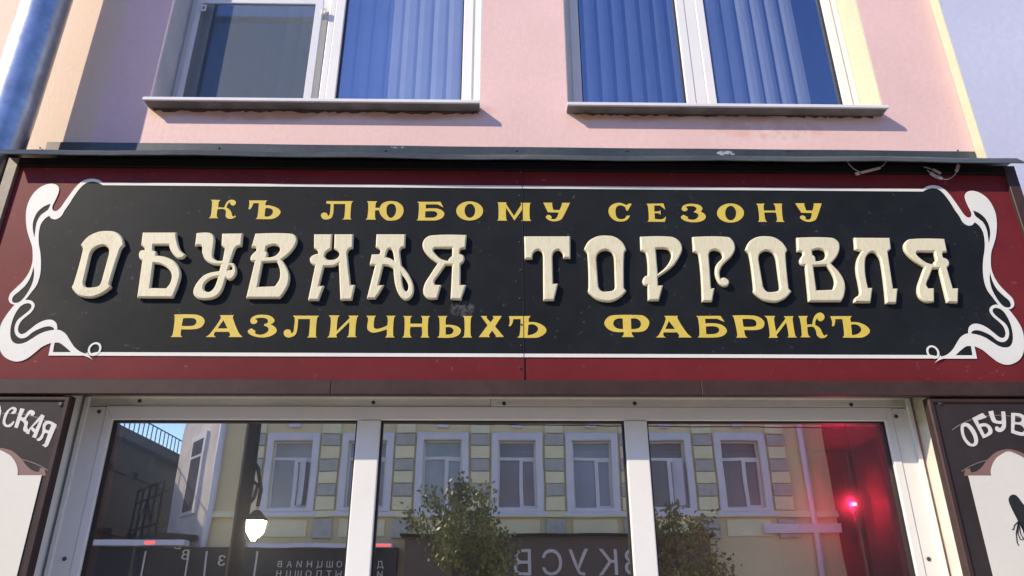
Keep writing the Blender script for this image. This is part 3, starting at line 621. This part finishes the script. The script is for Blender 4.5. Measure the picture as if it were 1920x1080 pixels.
big = [
    shift(O_, O_[0][0], 120 + 145/4.8, 420 + 185/4.8, YL),
    GL(["705,72 1010,72 1015,130* 1045,230* 1092,272 1060,305* 1010,300* 960,240* 940,185 805,185 805,235* 828,245* 832,280 920,295* 1000,340* 1045,420* 1035,510* 975,660 655,658 700,325 672,295* 680,240* 722,232 718,210* 690,188", "805,350 870,360* 930,395* 965,450* 955,520* 915,575 775,572"], R3),
    GL(["1190,78 1310,75* 1350,110* 1350,180* 1340,290* 1375,325* 1425,325 1445,215 1415,190 1420,82 1608,80 1595,195 1550,205* 1520,270* 1495,345 1530,355* 1550,410* 1530,470* 1490,500* 1455,485 1420,590* 1370,650* 1280,675* 1190,660* 1160,610* 1190,530* 1270,450* 1395,420 1410,362 1340,360* 1270,320* 1240,250* 1235,195* 1175,195", "1385,470 1310,490* 1260,540* 1260,590* 1300,608* 1345,575* 1370,520*", "1490,375 1475,412 1510,405* 1512,385*"], R3),
    shift(V_, V_[0][0], 120 + 1720/4.8, 420 + 82/4.8, YL),
    GL(["425,88 588,88 580,220 535,250* 520,290 545,318 610,315* 650,285* 648,250* 605,220 610,88 780,88 775,212 740,225* 725,260 755,545 795,545 765,680 662,680 648,350 600,375* 515,378 470,555 515,552 465,682 370,682 435,370 395,345* 390,300* 430,270* 462,265 455,235* 425,215"], R4),
    GL(["988,88 1250,88 1245,205 1210,215* 1200,250 1215,370 1280,450* 1320,540* 1320,620* 1285,670* 1240,678* 1190,630* 1155,540* 1140,400 1100,375* 1050,368 1005,548 1055,545 1010,620* 975,668 900,668 975,368 925,365 945,270 1015,268 1020,230* 980,205", "1085,240* 1105,218* 1130,235* 1148,328 1110,305* 1070,295", "1215,450 1260,510* 1275,560* 1258,603* 1235,580* 1220,520*"], R4),
    YA,
    GL(["100,97 478,97 480,275 420,275 415,235* 380,208* 345,225* 332,265 338,485 378,485 345,620 257,622 255,265 245,225* 210,208* 175,235* 168,280 105,282"], R5),
    O_,
    GL(["1050,100 1305,100* 1370,135* 1395,190* 1380,250* 1320,340* 1195,430 1198,500 1238,500 1205,622 1115,622 1112,498 1085,495* 1070,460* 1090,425* 1112,420 1100,240* 1055,212", "1178,198 1270,200* 1305,235* 1300,285* 1260,350* 1195,405"], R5),
    GL(["1478,102 1770,102* 1815,140* 1828,200* 1800,260* 1730,330* 1702,390* 1710,445 1740,435* 1778,462* 1770,498* 1730,505* 1690,470* 1665,400* 1675,330* 1725,270* 1715,230* 1670,208* 1630,215* 1612,250 1632,525 1660,522 1640,630 1558,632 1530,250* 1485,222"], R5),
    shift(O_, O_[0][0], 1380 + 79/4.364, 420 + 210/4.364, YL),
    V_,
    GL(["970,108 1262,110 1272,200 1245,225 1290,525 1328,525 1315,645 1232,645 1190,300* 1155,240* 1115,225* 1075,255* 1060,310* 1065,420* 1085,520 1120,520 1105,638 970,638 975,605* 1015,570* 1010,500* 988,380* 995,290* 1030,220 978,205"], R6),
    shift(YA, YA[0][0], 1380 + 1710/4.364, 420 + 118/4.364, YL),
]
for g in big:
    sheet('raised_letter', g, SYP - 0.0015, YL, M['letter'], sign, bevel=0.0048)
# seam between the two panels and its rivets
MB().box(xseam - 0.0011, xseam + 0.0011, SYP - 0.0036, SYP + 0.001, IZ0 + 0.001, IZ1 - 0.001).build('seam', M['gasket'], sign)
for (px, py) in ((976, 323), (974, 367), (974, 408), (974, 454), (976, 507), (975, 560), (978, 609), (977, 648), (975, 690)):
    screw(px, py, SYP - 0.001, 0.0038, sign)

# flashing: one bent sheet with a drip lip, slightly wavy
def flashing():
    b = MB(); n = 90
    for i in range(n + 1):
        t = i / n
        w = 0.0035 * math.sin(t * 9.0) + 0.002 * math.sin(t * 37 + 1) + random.uniform(-0.0007, 0.0007)
        xu = -2.079 + t * (2.243 + 2.079)
        xl = -2.047 + t * (2.186 + 2.047)
        prof = [(xu, -0.004, 3.646 + 0.3*w - 0.008 * t), (xu, -0.0055, 3.47), (xl, -0.300, 3.402 + w), (xl, -0.308, 3.391 + w), (xl + (0.018 if i == n else 0), -0.322, 3.367 + w - 0.002 * t)]
        back = [(x, y + 0.002, z - 0.0025) for (x, y, z) in prof]
        b.v += prof + back[::-1]
    k = 10
    for i in range(n):
        for j in range(k):
            b.f.append((i*k + j, (i+1)*k + j, (i+1)*k + (j+1) % k, i*k + (j+1) % k))
    b.f.append(tuple(range(k))); b.f.append(tuple(reversed(range(n*k, n*k + k))))
    return b.build('flashing', M['flash'], sign)
flashing()
for px in (75, 410, 722, 968, 1175, 1475, 1796):
    screw(px, 282 if px > 600 else 277, -0.006, 0.004, sign)

# ------------------------------------------------------------------ loose connectors hanging under the flashing
lc = thing('loose_wire', tuple(at(1625, 310, -0.27)), 'loose grey wire with one long flat terminal strip hanging under the flashing', 'wire', 'loose wires under the flashing')
Q = lambda x, y, Y=-0.275: at(1560 + x / 7.111, 280 + y / 7.111, Y)
MB().tube([Q(190, 140), Q(235, 210), Q(300, 268), Q(375, 305)], 0.0022, 6).build('wire', M['cable'], lc)
MB().tube([Q(735, 150), Q(690, 205), Q(640, 245)], 0.0022, 6).build('wire', M['cable'], lc)
a, c = Q(385, 312), Q(640, 248); d = (c - a) / 2; nrm = Vector((-d.z, 0, d.x)).normalized()
MB().obox((a + c) / 2, d, Vector((0, 0.003, 0)), nrm * 0.0055).build('terminal_strip', M['tag'], lc, bevel=0.001)
MB().obox(Q(340, 325), Vector((0.008, 0, 0.002)), Vector((0, 0.003, 0)), Vector((-0.003, 0, 0.006))).build('plug', M['tag'], lc, bevel=0.001)
lc2 = thing('loose_wire', tuple(at(1770, 315, -0.27)), 'looped grey wire with three small plugs hanging at the right end under the flashing', 'wire', 'loose wires under the flashing')
MB().tube([Q(1475, 398), Q(1540, 402), Q(1600, 375), Q(1645, 330), Q(1668, 280)], 0.002, 6).build('wire', M['cable'], lc2)
MB().tube([Q(1225, 232), Q(1320, 262), Q(1390, 290)], 0.0022, 6).build('wire', M['cable'], lc2)
MB().tube([Q(1270, 280), Q(1320, 320)], 0.002, 6).build('wire', M['cable'], lc2)
MB().tube([Q(1675, 200), Q(1680, 150)], 0.002, 6).build('wire', M['cable'], lc2)
def plug(a, c, w):
    d = (c - a) / 2; nr = Vector((-d.z, 0, d.x)).normalized()
    MB().obox((a + c) / 2, d, Vector((0, 0.004, 0)), nr * w).build('plug', M['tag'], lc2, bevel=0.001)
plug(Q(1345, 268), Q(1450, 325), 0.0045); plug(Q(1310, 318), Q(1400, 370), 0.006); plug(Q(1385, 360), Q(1470, 392), 0.0065); plug(Q(1660, 292), Q(1685, 205), 0.0065)

# ------------------------------------------------------------------ side signs
YS = -0.250; YSB = -0.243
XM = (at(33.7, 889.7, YSB).x + at(1858.5, 891.7, YSB).x) / 2
SXL = at(132.5, 745, YS).x; SXR = at(1768, 870, YS).x
mx2 = lambda c: [(2 * XM - x, z) for (x, z) in c]
RS = (1640, 720, 3.0)
def rs(s, n=5): return [(lambda p: (p.x, p.z))(at(RS[0] + x / 3.0, RS[1] + z / 3.0, YSB)) for (x, z) in smooth_path(parse(s), n)]
acx = at(1891, 850, YSB).x              # axis of the arched panel on the right sign
def sym(c): return c + [(2 * acx - x, z) for (x, z) in c[::-1]]
zstep = at(1815, 892, YSB).z
hx0 = at(1815, 892, YSB).x
arch_r = rs("655,515 653,485* 668,440* 700,403* 753,384*", 6)
k = len(arch_r)
i_end = min(range(k), key=lambda i: abs(arch_r[i][0] - acx))
arch_r = [p for p in arch_r[:i_end + 1]]
white_half = [(hx0, 0.5), (hx0, zstep), (arch_r[0][0], zstep)] + arch_r[1:] 
white = sym(white_half)
mo_out = rs("510,478 535,476 540,497 570,492* 600,470* 640,420* 690,380* 753,368*", 6)
mo_out = [p for p in mo_out if p[0] <= acx + 0.002][: 60]
i_end = min(range(len(mo_out)), key=lambda i: abs(mo_out[i][0] - acx)); mo_out = mo_out[:i_end + 1]
mo = sym([(hx0, zstep - 0.002), (hx0 - 0.014, zstep)] + mo_out)
zt_ = 2.380
def side_sign(f_, label, xin, xout):
    t = thing('side_sign', ((xin + xout) / 2, YS, 0.4), label, 'sign', 'tall brown side signs flanking the shop window')
    a, b_ = min(xin, xout), max(xin, xout)
    sheet('frame', [rect(a, b_, 0.4, zt_), rect(a + 0.022, b_ - 0.022, 0.434, zt_ - 0.020)], -0.2095, YS, M['brown'], t, bevel=0.005)
    MB().box(a + 0.022, b_ - 0.022, YSB, -0.22, 0.434, zt_ - 0.020).build('board', M['board'], t)
    sheet('painted_moulding', [f_(mo)], YSB + 0.0005, YSB - 0.0015, M['mould'], t)
    sheet('painted_panel', [f_(white)], YSB - 0.0014, YSB - 0.003, M['panelw'], t)
    arc = [(acx + 0.30 * math.sin(u), 2.06 + 0.255 * math.cos(u)) for u in [math.radians(v) for v in range(-62, 63, 2)]]
    sheet('painted_line', [f_(stroke(clip(arc), 0.0035))], YSB + 0.0005, YSB - 0.001, M['line'], t)
    arc = [(acx + 0.27 * math.sin(u), 1.985 + 0.175 * math.cos(u)) for u in [math.radians(v) for v in range(-70, 71, 2)]]
    sheet('painted_line', [f_(stroke(clip(arc), 0.003))], YSB + 0.0005, YSB - 0.001, M['line'], t)
    return t
def clip(c): return [p for p in c if abs(p[0] - acx) < (acx - SXR) - 0.065]
WS = 2 * (acx - SXR)
sL = side_sign(mx2, 'dark brown side sign left of the shop window, arched pale panel without a boot', SXL, SXL - WS)
sR = side_sign(lambda c: c, 'dark brown side sign with a painted black boot, right of the shop window', SXR, SXR + WS)
def paint(name, contours, ox, oy, sc, Y, mt, t, lift=0.0):
    return sheet(name, glyph(contours, ox, oy, sc, Y), YSB + 0.0005 - lift, YSB - 0.0016 - lift, M[mt], t)
LS = (0, 740, 4.154)
for c in (["-28,70 6,90 12,130 -4,205 -30,200"],
          ["95,98* 128,105* 130,130* 112,150* 92,148* 95,135* 108,125* 100,114* 82,120* 60,155* 45,200* 47,225* 62,236* 85,225* 106,205 114,215* 85,250* 50,252* 25,230* 25,195* 45,140*"],
          ["160,105 195,113 168,172 190,178* 222,130* 248,120* 272,135* 270,155* 250,165* 240,150 225,160* 203,198 220,215* 214,255* 222,272 203,292* 182,275* 190,225* 160,200 140,262 112,255"],
          ["325,153 350,165 282,340 250,330 268,300 240,268 228,310 200,300", "308,205 256,252 278,272"],
          ["445,235 375,400 355,412 328,392 348,385 376,305 352,300* 330,345* 300,362* 286,345 308,335* 330,298 333,270* 340,225* 378,203*", "402,238 384,280 360,272* 356,250* 378,228*"]):
    paint('painted_letter', c, *LS, YSB, 'sletter', sL)
for c in (["485,235* 500,220* 530,225* 565,265* 580,310* 575,340* 550,352* 520,340* 490,290*", "500,245* 515,240* 545,275* 560,315* 555,335* 540,335* 510,300*"],
          ["548,192 605,163 630,188 578,206 588,226 625,222* 655,245* 660,275* 640,292* 610,306", "597,243 625,240* 640,262* 628,280* 617,284"],
          ["640,155 665,150 680,200* 695,208* 716,205 712,155 732,155 737,240* 720,265* 695,270* 678,255* 685,238* 705,248* 718,225 680,222* 660,210*"],
          ["768,163 820,168* 850,190* 850,215* 838,225 865,250* 862,280* 830,292* 768,275", "788,180 815,185* 828,200* 815,215* 788,213", "786,228 820,232* 842,255* 830,272* 784,260"]):
    paint('painted_letter', c, *RS, YSB, 'sletter', sR)
bt = paint('painted_boot', ["1890,936* 1896,928* 1905,930* 1916,944* 1934,962* 1952,975* 1958,1000* 1952,1040 1934,1046 1926,1010* 1914,990* 1906,974* 1895,952*"], 0, 0, 1, YSB, 'boot', sR, lift=0.0028)
lace = lambda pts, w=0.003: stroke([(lambda p: (p.x, p.z))(at(x, y, YSB)) for x, y in pts], w)
for pts in ([(1908, 978), (1901, 985), (1899, 993), (1896, 993)], [(1908, 980), (1904, 1000), (1906, 1018), (1909, 1023)], [(1909, 980), (1912, 1000), (1918, 1012), (1920, 1004), (1914, 985)], [(1909, 979), (1907, 1000), (1912, 1012), (1916, 1012)]):
    sheet('painted_lace', [lace(pts)], YSB - 0.0025, YSB - 0.0044, M['boot'], sR)
for (px, py, t) in ((114, 758, sL), (1762, 756, sR)): screw(px, py, YSB - 0.001, 0.008, t)

# ------------------------------------------------------------------ red lamp in the niche
lp = at(1597, 945, 0.40)
rl = thing('hanging_red_lamp', (lp.x, lp.y, lp.z - 0.03), 'small lit red lamp hanging on a thin wire behind the right shop pane', 'lamp')
b = MB()
for i in range(13):
    pass
b.tube([(lp.x, lp.y, lp.z + 0.034), (lp.x, lp.y, lp.z + 0.026), (lp.x, lp.y, lp.z + 0.012), (lp.x, lp.y, lp.z - 0.004), (lp.x, lp.y, lp.z - 0.022), (lp.x, lp.y, lp.z - 0.034)], [0.004, 0.013, 0.019, 0.021, 0.013, 0.004], 16)
lens = b.build('lens', M['redlight'], rl, smooth=True)
MB().tube([(lp.x + 0.003, lp.y - 0.021, lp.z + 0.004), (lp.x + 0.003, lp.y - 0.021, lp.z - 0.010)], [0.007, 0.008], 10).build('bulb', M['redcore'], lens, smooth=True)
c0 = at(1566, 848, 0.5); c1 = at(1583, 900, 0.48)
MB().tube([(1.45, NY - 0.02, NZ - 0.02), (1.53, NY - 0.02, NZ - 0.03), tuple(at(1578, 870, 0.5)), tuple(at(1586, 905, 0.47)), (lp.x - 0.004, lp.y, lp.z + 0.034)], 0.0022, 6).build('wire', M['cable'], rl)
MB().tube([(lp.x, lp.y, lp.z - 0.034), (lp.x + 0.02, lp.y + 0.02, lp.z - 0.15), (lp.x + 0.03, lp.y + 0.04, 0.9)], 0.0018, 6).build('wire', M['cable'], rl)
pl = bpy.data.lights.new('red_glow', 'POINT'); pl.energy = 17.0; pl.color = (1.0, 0.03, 0.12); pl.shadow_soft_size = 0.008
po = bpy.data.objects.new('red_glow', pl); COL.objects.link(po); po.location = (-0.016, -0.036, 0.026); po.parent = rl

# ------------------------------------------------------------------ across the street (seen mirrored in the panes)
D = 18.0; RY = 2 * GLASS_Y - D        # facade plane of the opposite building
ob = thing('yellow_building', (0, RY - 3, 0), 'yellow and grey two-storey facade across the street, mirrored in the shop panes', 'building')
BX0, BX1 = -7.8, 9.3
wins = [-1.52 + 2.09 * i for i in (-2, -1, 0, 1, 2, 3, 4)]
zs0, zs1 = 4.28, 6.12
sheet('wall', [rect(BX0, BX1, 0, 9.5)] + [rect(x - 0.53, x + 0.53, zs0, zs1) for x in wins], RY + 0.0, RY - 0.4, M['yel'], ob)
MB().box(BX0, BX1, RY - 8, RY - 0.9, 0, 9.5).build('back_block', M['yel'], ob)
wg = [mat('far_window_glass', c_, 0.15, var=0.15, vscale=0.9) for c_ in ((0.26, 0.30, 0.40), (0.34, 0.42, 0.48), (0.20, 0.21, 0.27), (0.13, 0.12, 0.15), (0.36, 0.36, 0.40))]
for wi, x in enumerate(wins):
    M['wglass'] = wg[(4, 0, 1, 2, 0, 3, 3)[wi]]
    w = sheet('window', [rect(x - 0.73, x + 0.73, zs0 - 0.12, zs1 + 0.22), rect(x - 0.53, x + 0.53, zs0, zs1)], RY + 0.09, RY + 0.001, M['trim'], ob, bevel=0.02)
    sheet('frame', [rect(x - 0.53, x + 0.53, zs0, zs1), rect(x - 0.49, x + 0.49, zs1 - 0.44, zs1 - 0.04), rect(x - 0.49, x + 0.06, zs0 + 0.05, zs1 - 0.52), rect(x + 0.16, x + 0.47, zs0 + 0.09, zs1 - 0.56)], RY - 0.12, RY - 0.19, M['trim'], w)
    MB().box(x - 0.52, x + 0.52, RY - 0.18, RY - 0.17, zs0 + 0.01, zs1 - 0.01).build('pane', M['wglass'], w)
    if wi in (0, 5):
        MB().obox((x + 0.30, RY - 0.02, (zs0 + zs1) / 2 - 0.22), (0.10, 0.16, 0), (0.012, -0.008, 0), (0, 0, 0.62)).build('open_sash', M['trim'], w)
    MB().box(x - 0.82, x + 0.82, RY, RY + 0.16, zs0 - 0.22, zs0 - 0.12).build('sill', M['trim'], w)
    MB().box(x - 0.15, x + 0.15, RY, RY + 0.12, 6.48, 7.0).build('keystone', M['trim'], w)
    MB().box(x - 0.60, x + 0.60, RY, RY + 0.05, 3.55, 3.98).build('apron', M['pale'], w)
for i, x in enumerate([wins[0] - 1.05] + [x + 1.045 for x in wins]):
    z = 3.45; k = 0
    qp = MB(); qg = MB()
    for z0_, z1_, gflag in ((3.5, 4.0, 1), (4.22, 4.58, 0), (4.60, 4.92, 1), (4.94, 5.26, 0), (5.28, 5.60, 1), (5.62, 5.96, 0), (5.98, 6.30, 1), (6.32, 6.75, 0), (6.77, 7.1, 1), (7.12, 7.5, 0)):
        (qg if gflag else qp).box(x - 0.26, x + 0.26, RY, RY + 0.10, z0_, z1_)
    qp.build('pale_quoins', M['pale'], ob, bevel=0.02); qg.build('grey_quoins', M['grey'], ob, bevel=0.02)
MB().box(BX0, BX1, RY, RY + 0.14, 4.04, 4.14).box(BX0, BX1, RY, RY + 0.09, 4.14, 4.2).build('string_course', M['pale'], ob)
MB().box(BX0, BX1, RY, RY + 0.08, 7.5, 7.7).box(BX0, BX1, RY, RY + 0.35, 7.7, 8.0).build('cornice', M['trim'], ob)
for (x, z1_) in ((-7.7, 9.3), (8.62, 9.3)):
    MB().tube([(x, RY + 0.12, 0.2), (x, RY + 0.12, z1_)], 0.085, 10).build('downpipe', M['trim'], ob, smooth=True)
MB().box(7.2, BX1, RY, RY + 0.2, 3.62, 3.86).build('ledge', M['trim'], ob)
# shop front band
fs = thing('far_shop_sign', (2.0, RY + 0.4, 2.0), 'dark brown shop fascia with big pale letters across the street, mirrored in the middle pane', 'sign')
MB().box(-2.4, 5.6, RY + 0.002, RY + 0.5, 2.2, 3.50).build('fascia', M['fascia'], fs)
MB().box(-2.5, 5.7, RY + 0.002, RY + 0.75, 3.50, 3.56).build('canopy', M['iron'], fs)
def text3(s, x, z, size, mt, parent, y):
    """letters standing on a wall that faces +y (the reader's left is +x)"""
    cu = bpy.data.curves.new('t', 'FONT'); cu.body = s; cu.size = size; cu.align_x = 'CENTER'; cu.extrude = 0.015
    o = bpy.data.objects.new('t', cu); COL.objects.link(o)
    me = bpy.data.meshes.new_from_object(o.evaluated_get(bpy.context.evaluated_depsgraph_get()))
    bpy.data.objects.remove(o); bpy.data.curves.remove(cu); me.materials.clear()
    me.transform(Matrix.Translation((x, y, z)) @ Matrix.Rotation(math.pi, 4, 'Z') @ Matrix.Rotation(math.pi / 2, 4, 'X'))
    return link('letter', me, mt, parent)
pal = mat('pale_far_lettering', (0.74, 0.68, 0.64), 0.6)
for ch, px in (('В', 1188), ('К', 1142), ('У', 1086), ('С', 1036), ('В', 981)):
    p = at(px, 1078, D - 0.5); text3(ch, p.x, p.z, 0.86, pal, fs, RY + 0.52)
fs2 = thing('far_shop_sign', (-5.4, RY + 0.4, 2.0), 'dark shop boards with gold outlines across the street, mirrored in the left pane', 'sign')
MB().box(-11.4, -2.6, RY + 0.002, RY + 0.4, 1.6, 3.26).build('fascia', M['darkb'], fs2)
for (a, b_) in ((-9.1, -7.95), (-7.5, -6.2)):
    sheet('painted_frame', [rect(a, b_, 2.62, 3.16), rect(a + 0.04, b_ - 0.04, 2.66, 3.12)], RY + 0.404, RY + 0.42, pal, fs2) if False else MB().box(a, b_, RY + 0.4, RY + 0.42, 2.40, 2.44).box(a, a + 0.04, RY + 0.4, RY + 0.42, 2.44, 3.16).box(b_ - 0.04, b_, RY + 0.4, RY + 0.42, 2.44, 3.16).build('painted_frame', pal, fs2)
for ch, px, py in (('В', 332, 1030), ('В', 346, 1050), ('З', 415, 1060)):
    p = at(px, py, D - 0.4); text3(ch, p.x, p.z, 0.34, pal, fs2, RY + 0.42)
for k_ in range(2):
    z = 2.86 - 0.24 * k_
    for j in range(11):
        x = -5.6 + j * 0.26
        text3('ВАИНЦШОПТЫД'[(j + k_ * 3) % 11], x, z - 0.1, 0.22, pal, fs2, RY + 0.42)
MB().box(-10.6, -8.0, RY + 0.4, RY + 0.75, 3.28, 3.42).box(-6.4, -2.7, RY + 0.4, RY + 0.6, 3.24, 3.34).build('light_rail', M['trim'], fs2)
MB().box(-9.0, -8.75, RY + 0.755, RY + 0.765, 3.31, 3.38).box(-3.5, -2.75, RY + 0.605, RY + 0.615, 3.27, 3.31).build('red_lights', M['redstrip'], fs2)
# canted corner with its balcony
cb = thing('pale_corner_building', (-9, RY - 2.2, 0), 'pale canted corner house with a small balcony, mirrored in the left pane', 'building')
c = MB(); a0 = Vector((BX0 - 0.02, RY + 0.02, 0)); a1 = Vector((-9.9, RY - 2.6, 0)); dirv = (a1 - a0).normalized(); nrm = Vector((dirv.y, -dirv.x, 0))
if nrm.y < 0: nrm = -nrm
Ln = (a1 - a0).length
white = mat('pale_lilac_plaster', (0.66, 0.62, 0.64), 0.8, var=0.1, vscale=1.5)
c.obox(a0 + dirv * Ln / 2 - nrm * 0.2 + Vector((0, 0, 5)), dirv * Ln / 2, nrm * 0.2, Vector((0, 0, 5)))
c.build('wall', white, cb)
wc = a0 + dirv * (Ln * 0.45)
w = MB().obox(wc + nrm * 0.03 + Vector((0, 0, 5.4)), dirv * 0.62, nrm * 0.03, Vector((0, 0, 1.15))).build('window', M['trim'], cb)
MB().obox(wc + nrm * 0.065 + Vector((0, 0, 5.1)), dirv * 0.42, nrm * 0.006, Vector((0, 0, 0.75))).build('pane', M['wglass'], w)
MB().obox(wc + nrm * 0.065 + Vector((0, 0, 6.15)), dirv * 0.42, nrm * 0.006, Vector((0, 0, 0.22))).build('pane', M['wglass'], w)
bc = wc + nrm * 0.6
bl = MB().obox(bc + Vector((0, 0, 3.55)), dirv * 1.3, nrm * 0.55, Vector((0, 0, 0.08))).build('balcony', M['darkb'], cb)
rail = MB()
for u in (-1.28, -0.65, 0, 0.65, 1.28): rail.tube([bc + nrm * 0.55 + dirv * u + Vector((0, 0, 3.6)), bc + nrm * 0.55 + dirv * u + Vector((0, 0, 4.95))], 0.03, 6)
for z in (3.85, 4.6, 4.95): rail.tube([bc + nrm * 0.55 - dirv * 1.28 + Vector((0, 0, z)), bc + nrm * 0.55 + dirv * 1.28 + Vector((0, 0, z))], 0.03, 6)
rail.tube([bc + nrm * 0.55 - dirv * 0.65 + Vector((0, 0, 3.85)), bc + nrm * 0.55 + Vector((0, 0, 4.6))], 0.025, 6).tube([bc + nrm * 0.55 + dirv * 0.65 + Vector((0, 0, 3.85)), bc + nrm * 0.55 + Vector((0, 0, 4.6))], 0.025, 6)
rail.build('railing', M['iron'], bl)
# dark building down the side street
db = thing('dark_building', (-17, -27, 0), 'dark shaded building with a roof railing, mirrored at the left edge of the left pane', 'building')
pa = mir(228, 786, 22); pb = mir(322, 842, 26)
xr = 0.5 * (pa.x + pb.x); zr = pa.z - 0.1
xr = pa.x
def wallpoly(): 
    b = MB()
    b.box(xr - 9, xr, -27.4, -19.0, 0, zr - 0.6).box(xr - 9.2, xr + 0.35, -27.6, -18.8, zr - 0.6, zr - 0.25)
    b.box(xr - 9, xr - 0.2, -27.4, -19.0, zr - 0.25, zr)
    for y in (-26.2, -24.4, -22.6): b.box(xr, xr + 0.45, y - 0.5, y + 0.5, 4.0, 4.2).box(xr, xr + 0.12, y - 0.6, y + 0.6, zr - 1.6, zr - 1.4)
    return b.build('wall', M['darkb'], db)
wallpoly()
rr = MB(); y = -27.3
while y < -19: rr.tube([(xr, y, zr - 0.25), (xr, y, zr + 0.45)], 0.02, 5); y += 0.35
rr.tube([(xr, -27.3, zr + 0.45), (xr, -19, zr + 0.45)], 0.025, 5).build('roof_railing', M['iron'], db)
dh = thing('dark_building', (14, RY - 4, 0), 'dark shaded house beyond the right end of the yellow facade, mirrored in the right pane', 'building')
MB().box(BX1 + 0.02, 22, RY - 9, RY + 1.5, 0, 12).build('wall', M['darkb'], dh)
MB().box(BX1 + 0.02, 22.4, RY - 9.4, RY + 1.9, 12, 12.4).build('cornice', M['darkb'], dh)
for k_ in range(4):
    for z_ in (1.5, 4.5, 8.0):
        w = MB().box(10.4 + k_ * 2.6, 11.5 + k_ * 2.6, RY + 1.502, RY + 1.56, z_, z_ + 1.8).build('window', M['darkb'], dh)
        MB().box(10.5 + k_ * 2.6, 11.4 + k_ * 2.6, RY + 1.562, RY + 1.57, z_ + 0.1, z_ + 1.7).build('pane', M['fascia'], w)
# overhead wires
for i, (z, sag) in enumerate(((6.66, 0.10), (6.52, 0.16), (6.40, 0.05), (6.60, -0.1))):
    pts = [(-14 + k * 2.0, RY + 1.2 + 0.1 * i, z + sag * ((k - 7) / 7) ** 2 - 0.02 * k) for k in range(15)]
    o = MB().tube(pts, 0.017, 5).build('overhead_wire', M['iron'])
    tag(o, 'thin black cable strung along the yellow facade across the street', 'cable', 'cables across the street')
# street lamp
lx = mir(458, 930, 5.0)
sp = thing('street_lamp', (lx.x, lx.y, 0.12), 'black street lamp post with one lit lantern, mirrored in the left pane', 'lamp')
MB().tube([(lx.x, lx.y, 0.12), (lx.x, lx.y, 0.9), (lx.x, lx.y, 1.0), (lx.x, lx.y, 6.0)], [0.13, 0.12, 0.078, 0.070], 16).build('post', M['iron'], sp, smooth=True)
lh = mir(477, 995, 5.0)
MB().tube([(lx.x, lx.y, lh.z + 0.75), (lx.x + 0.10, lx.y, lh.z + 0.62), (lx.x + 0.16, lx.y, lh.z + 0.40), (lh.x, lx.y, lh.z + 0.24)], 0.02, 8).tube([(lx.x + 0.02, lx.y, lh.z + 0.2), (lx.x + 0.1, lx.y, lh.z + 0.32), (lx.x + 0.12, lx.y, lh.z + 0.45), (lx.x + 0.05, lx.y, lh.z + 0.5)], 0.018, 8).build('bracket', M['iron'], sp)
MB().tube([(lh.x, lh.y, lh.z + 0.2), (lh.x, lh.y, lh.z + 0.10)], [0.03, 0.12], 12).build('lamp_shade', M['iron'], sp)
MB().tube([(lh.x, lh.y, lh.z + 0.098), (lh.x, lh.y, lh.z - 0.02), (lh.x, lh.y, lh.z - 0.10)], [0.105, 0.09, 0.03], 12).build('lantern', M['lampg'], sp)
rb = MB()
for k_ in range(6):
    a_ = k_ * math.pi / 3 + 0.3; cx_, sx_ = math.cos(a_), math.sin(a_)
    rb.tube([(lh.x + 0.108*cx_, lh.y + 0.108*sx_, lh.z + 0.10), (lh.x + 0.094*cx_, lh.y + 0.094*sx_, lh.z - 0.02), (lh.x + 0.03*cx_, lh.y + 0.03*sx_, lh.z - 0.105)], 0.006, 5)
rb.build('cage', M['iron'], sp)
# trees
def tree(px, pytop, d, spread, label, nl=2600):
    p = mir(px, pytop, d); top = p.z; x, y = p.x, p.y
    t = thing('street_tree', (x, y, 0.12), label, 'tree', 'young street trees across the road')
    b = MB(); b.tube([(x, y, 0.12), (x + 0.03, y, 1.2), (x - 0.02, y, 2.0), (x, y, top - 0.5)], [0.09, 0.075, 0.06, 0.015], 8)
    tips = []
    for i in range(26):
        a = random.uniform(0, 6.28); z0 = random.uniform(1.3, top - 0.9); ln = random.uniform(0.5, 1.0) * spread * (1.1 - 0.55 * (z0 - 1.3) / (top - 1.3))
        e = Vector((x + math.cos(a) * ln, y + math.sin(a) * ln, z0 + random.uniform(0.35, 0.95)))
        if e.z > top - 0.05: e.z = top - random.uniform(0.05, 0.3)
        b.tube([(x, y, z0), (x + math.cos(a) * ln * 0.5, y + math.sin(a) * ln * 0.5, z0 + 0.15), tuple(e)], [0.025, 0.016, 0.006], 5)
        tips.append((Vector((x, y, z0)), e))
    tips += [(Vector((x, y, top - 0.9)), Vector((x, y, top)))] * 2
    b.build('trunk', M['bark'], t)
    L = MB()
    for i in range(nl):
        s0, e = random.choice(tips); u = random.uniform(0.35, 1.05)
        c = s0.lerp(e, u) + Vector((random.gauss(0, 0.13), random.gauss(0, 0.13), random.gauss(0, 0.13)))
        s = random.uniform(0.032, 0.066)
        a = Vector((random.gauss(0, 1), random.gauss(0, 1), random.gauss(0, 0.6))).normalized(); o_ = a.orthogonal().normalized()
        q = Matrix.Rotation(random.uniform(0, 6.28), 3, a) @ o_
        r_ = a.cross(q)
        L.quad(c - q * s, c + r_ * s * 0.6, c + q * s * 1.2, c - r_ * s * 0.6)
    L.build('crown', M['leaf'], t)
tree(865, 912, 13.5, 1.65, 'young green tree mirrored in the middle pane in front of the yellow facade', 5600)
tree(1262, 950, 13.5, 1.2, 'bushy tree mirrored in the lower left of the right pane', 3000)
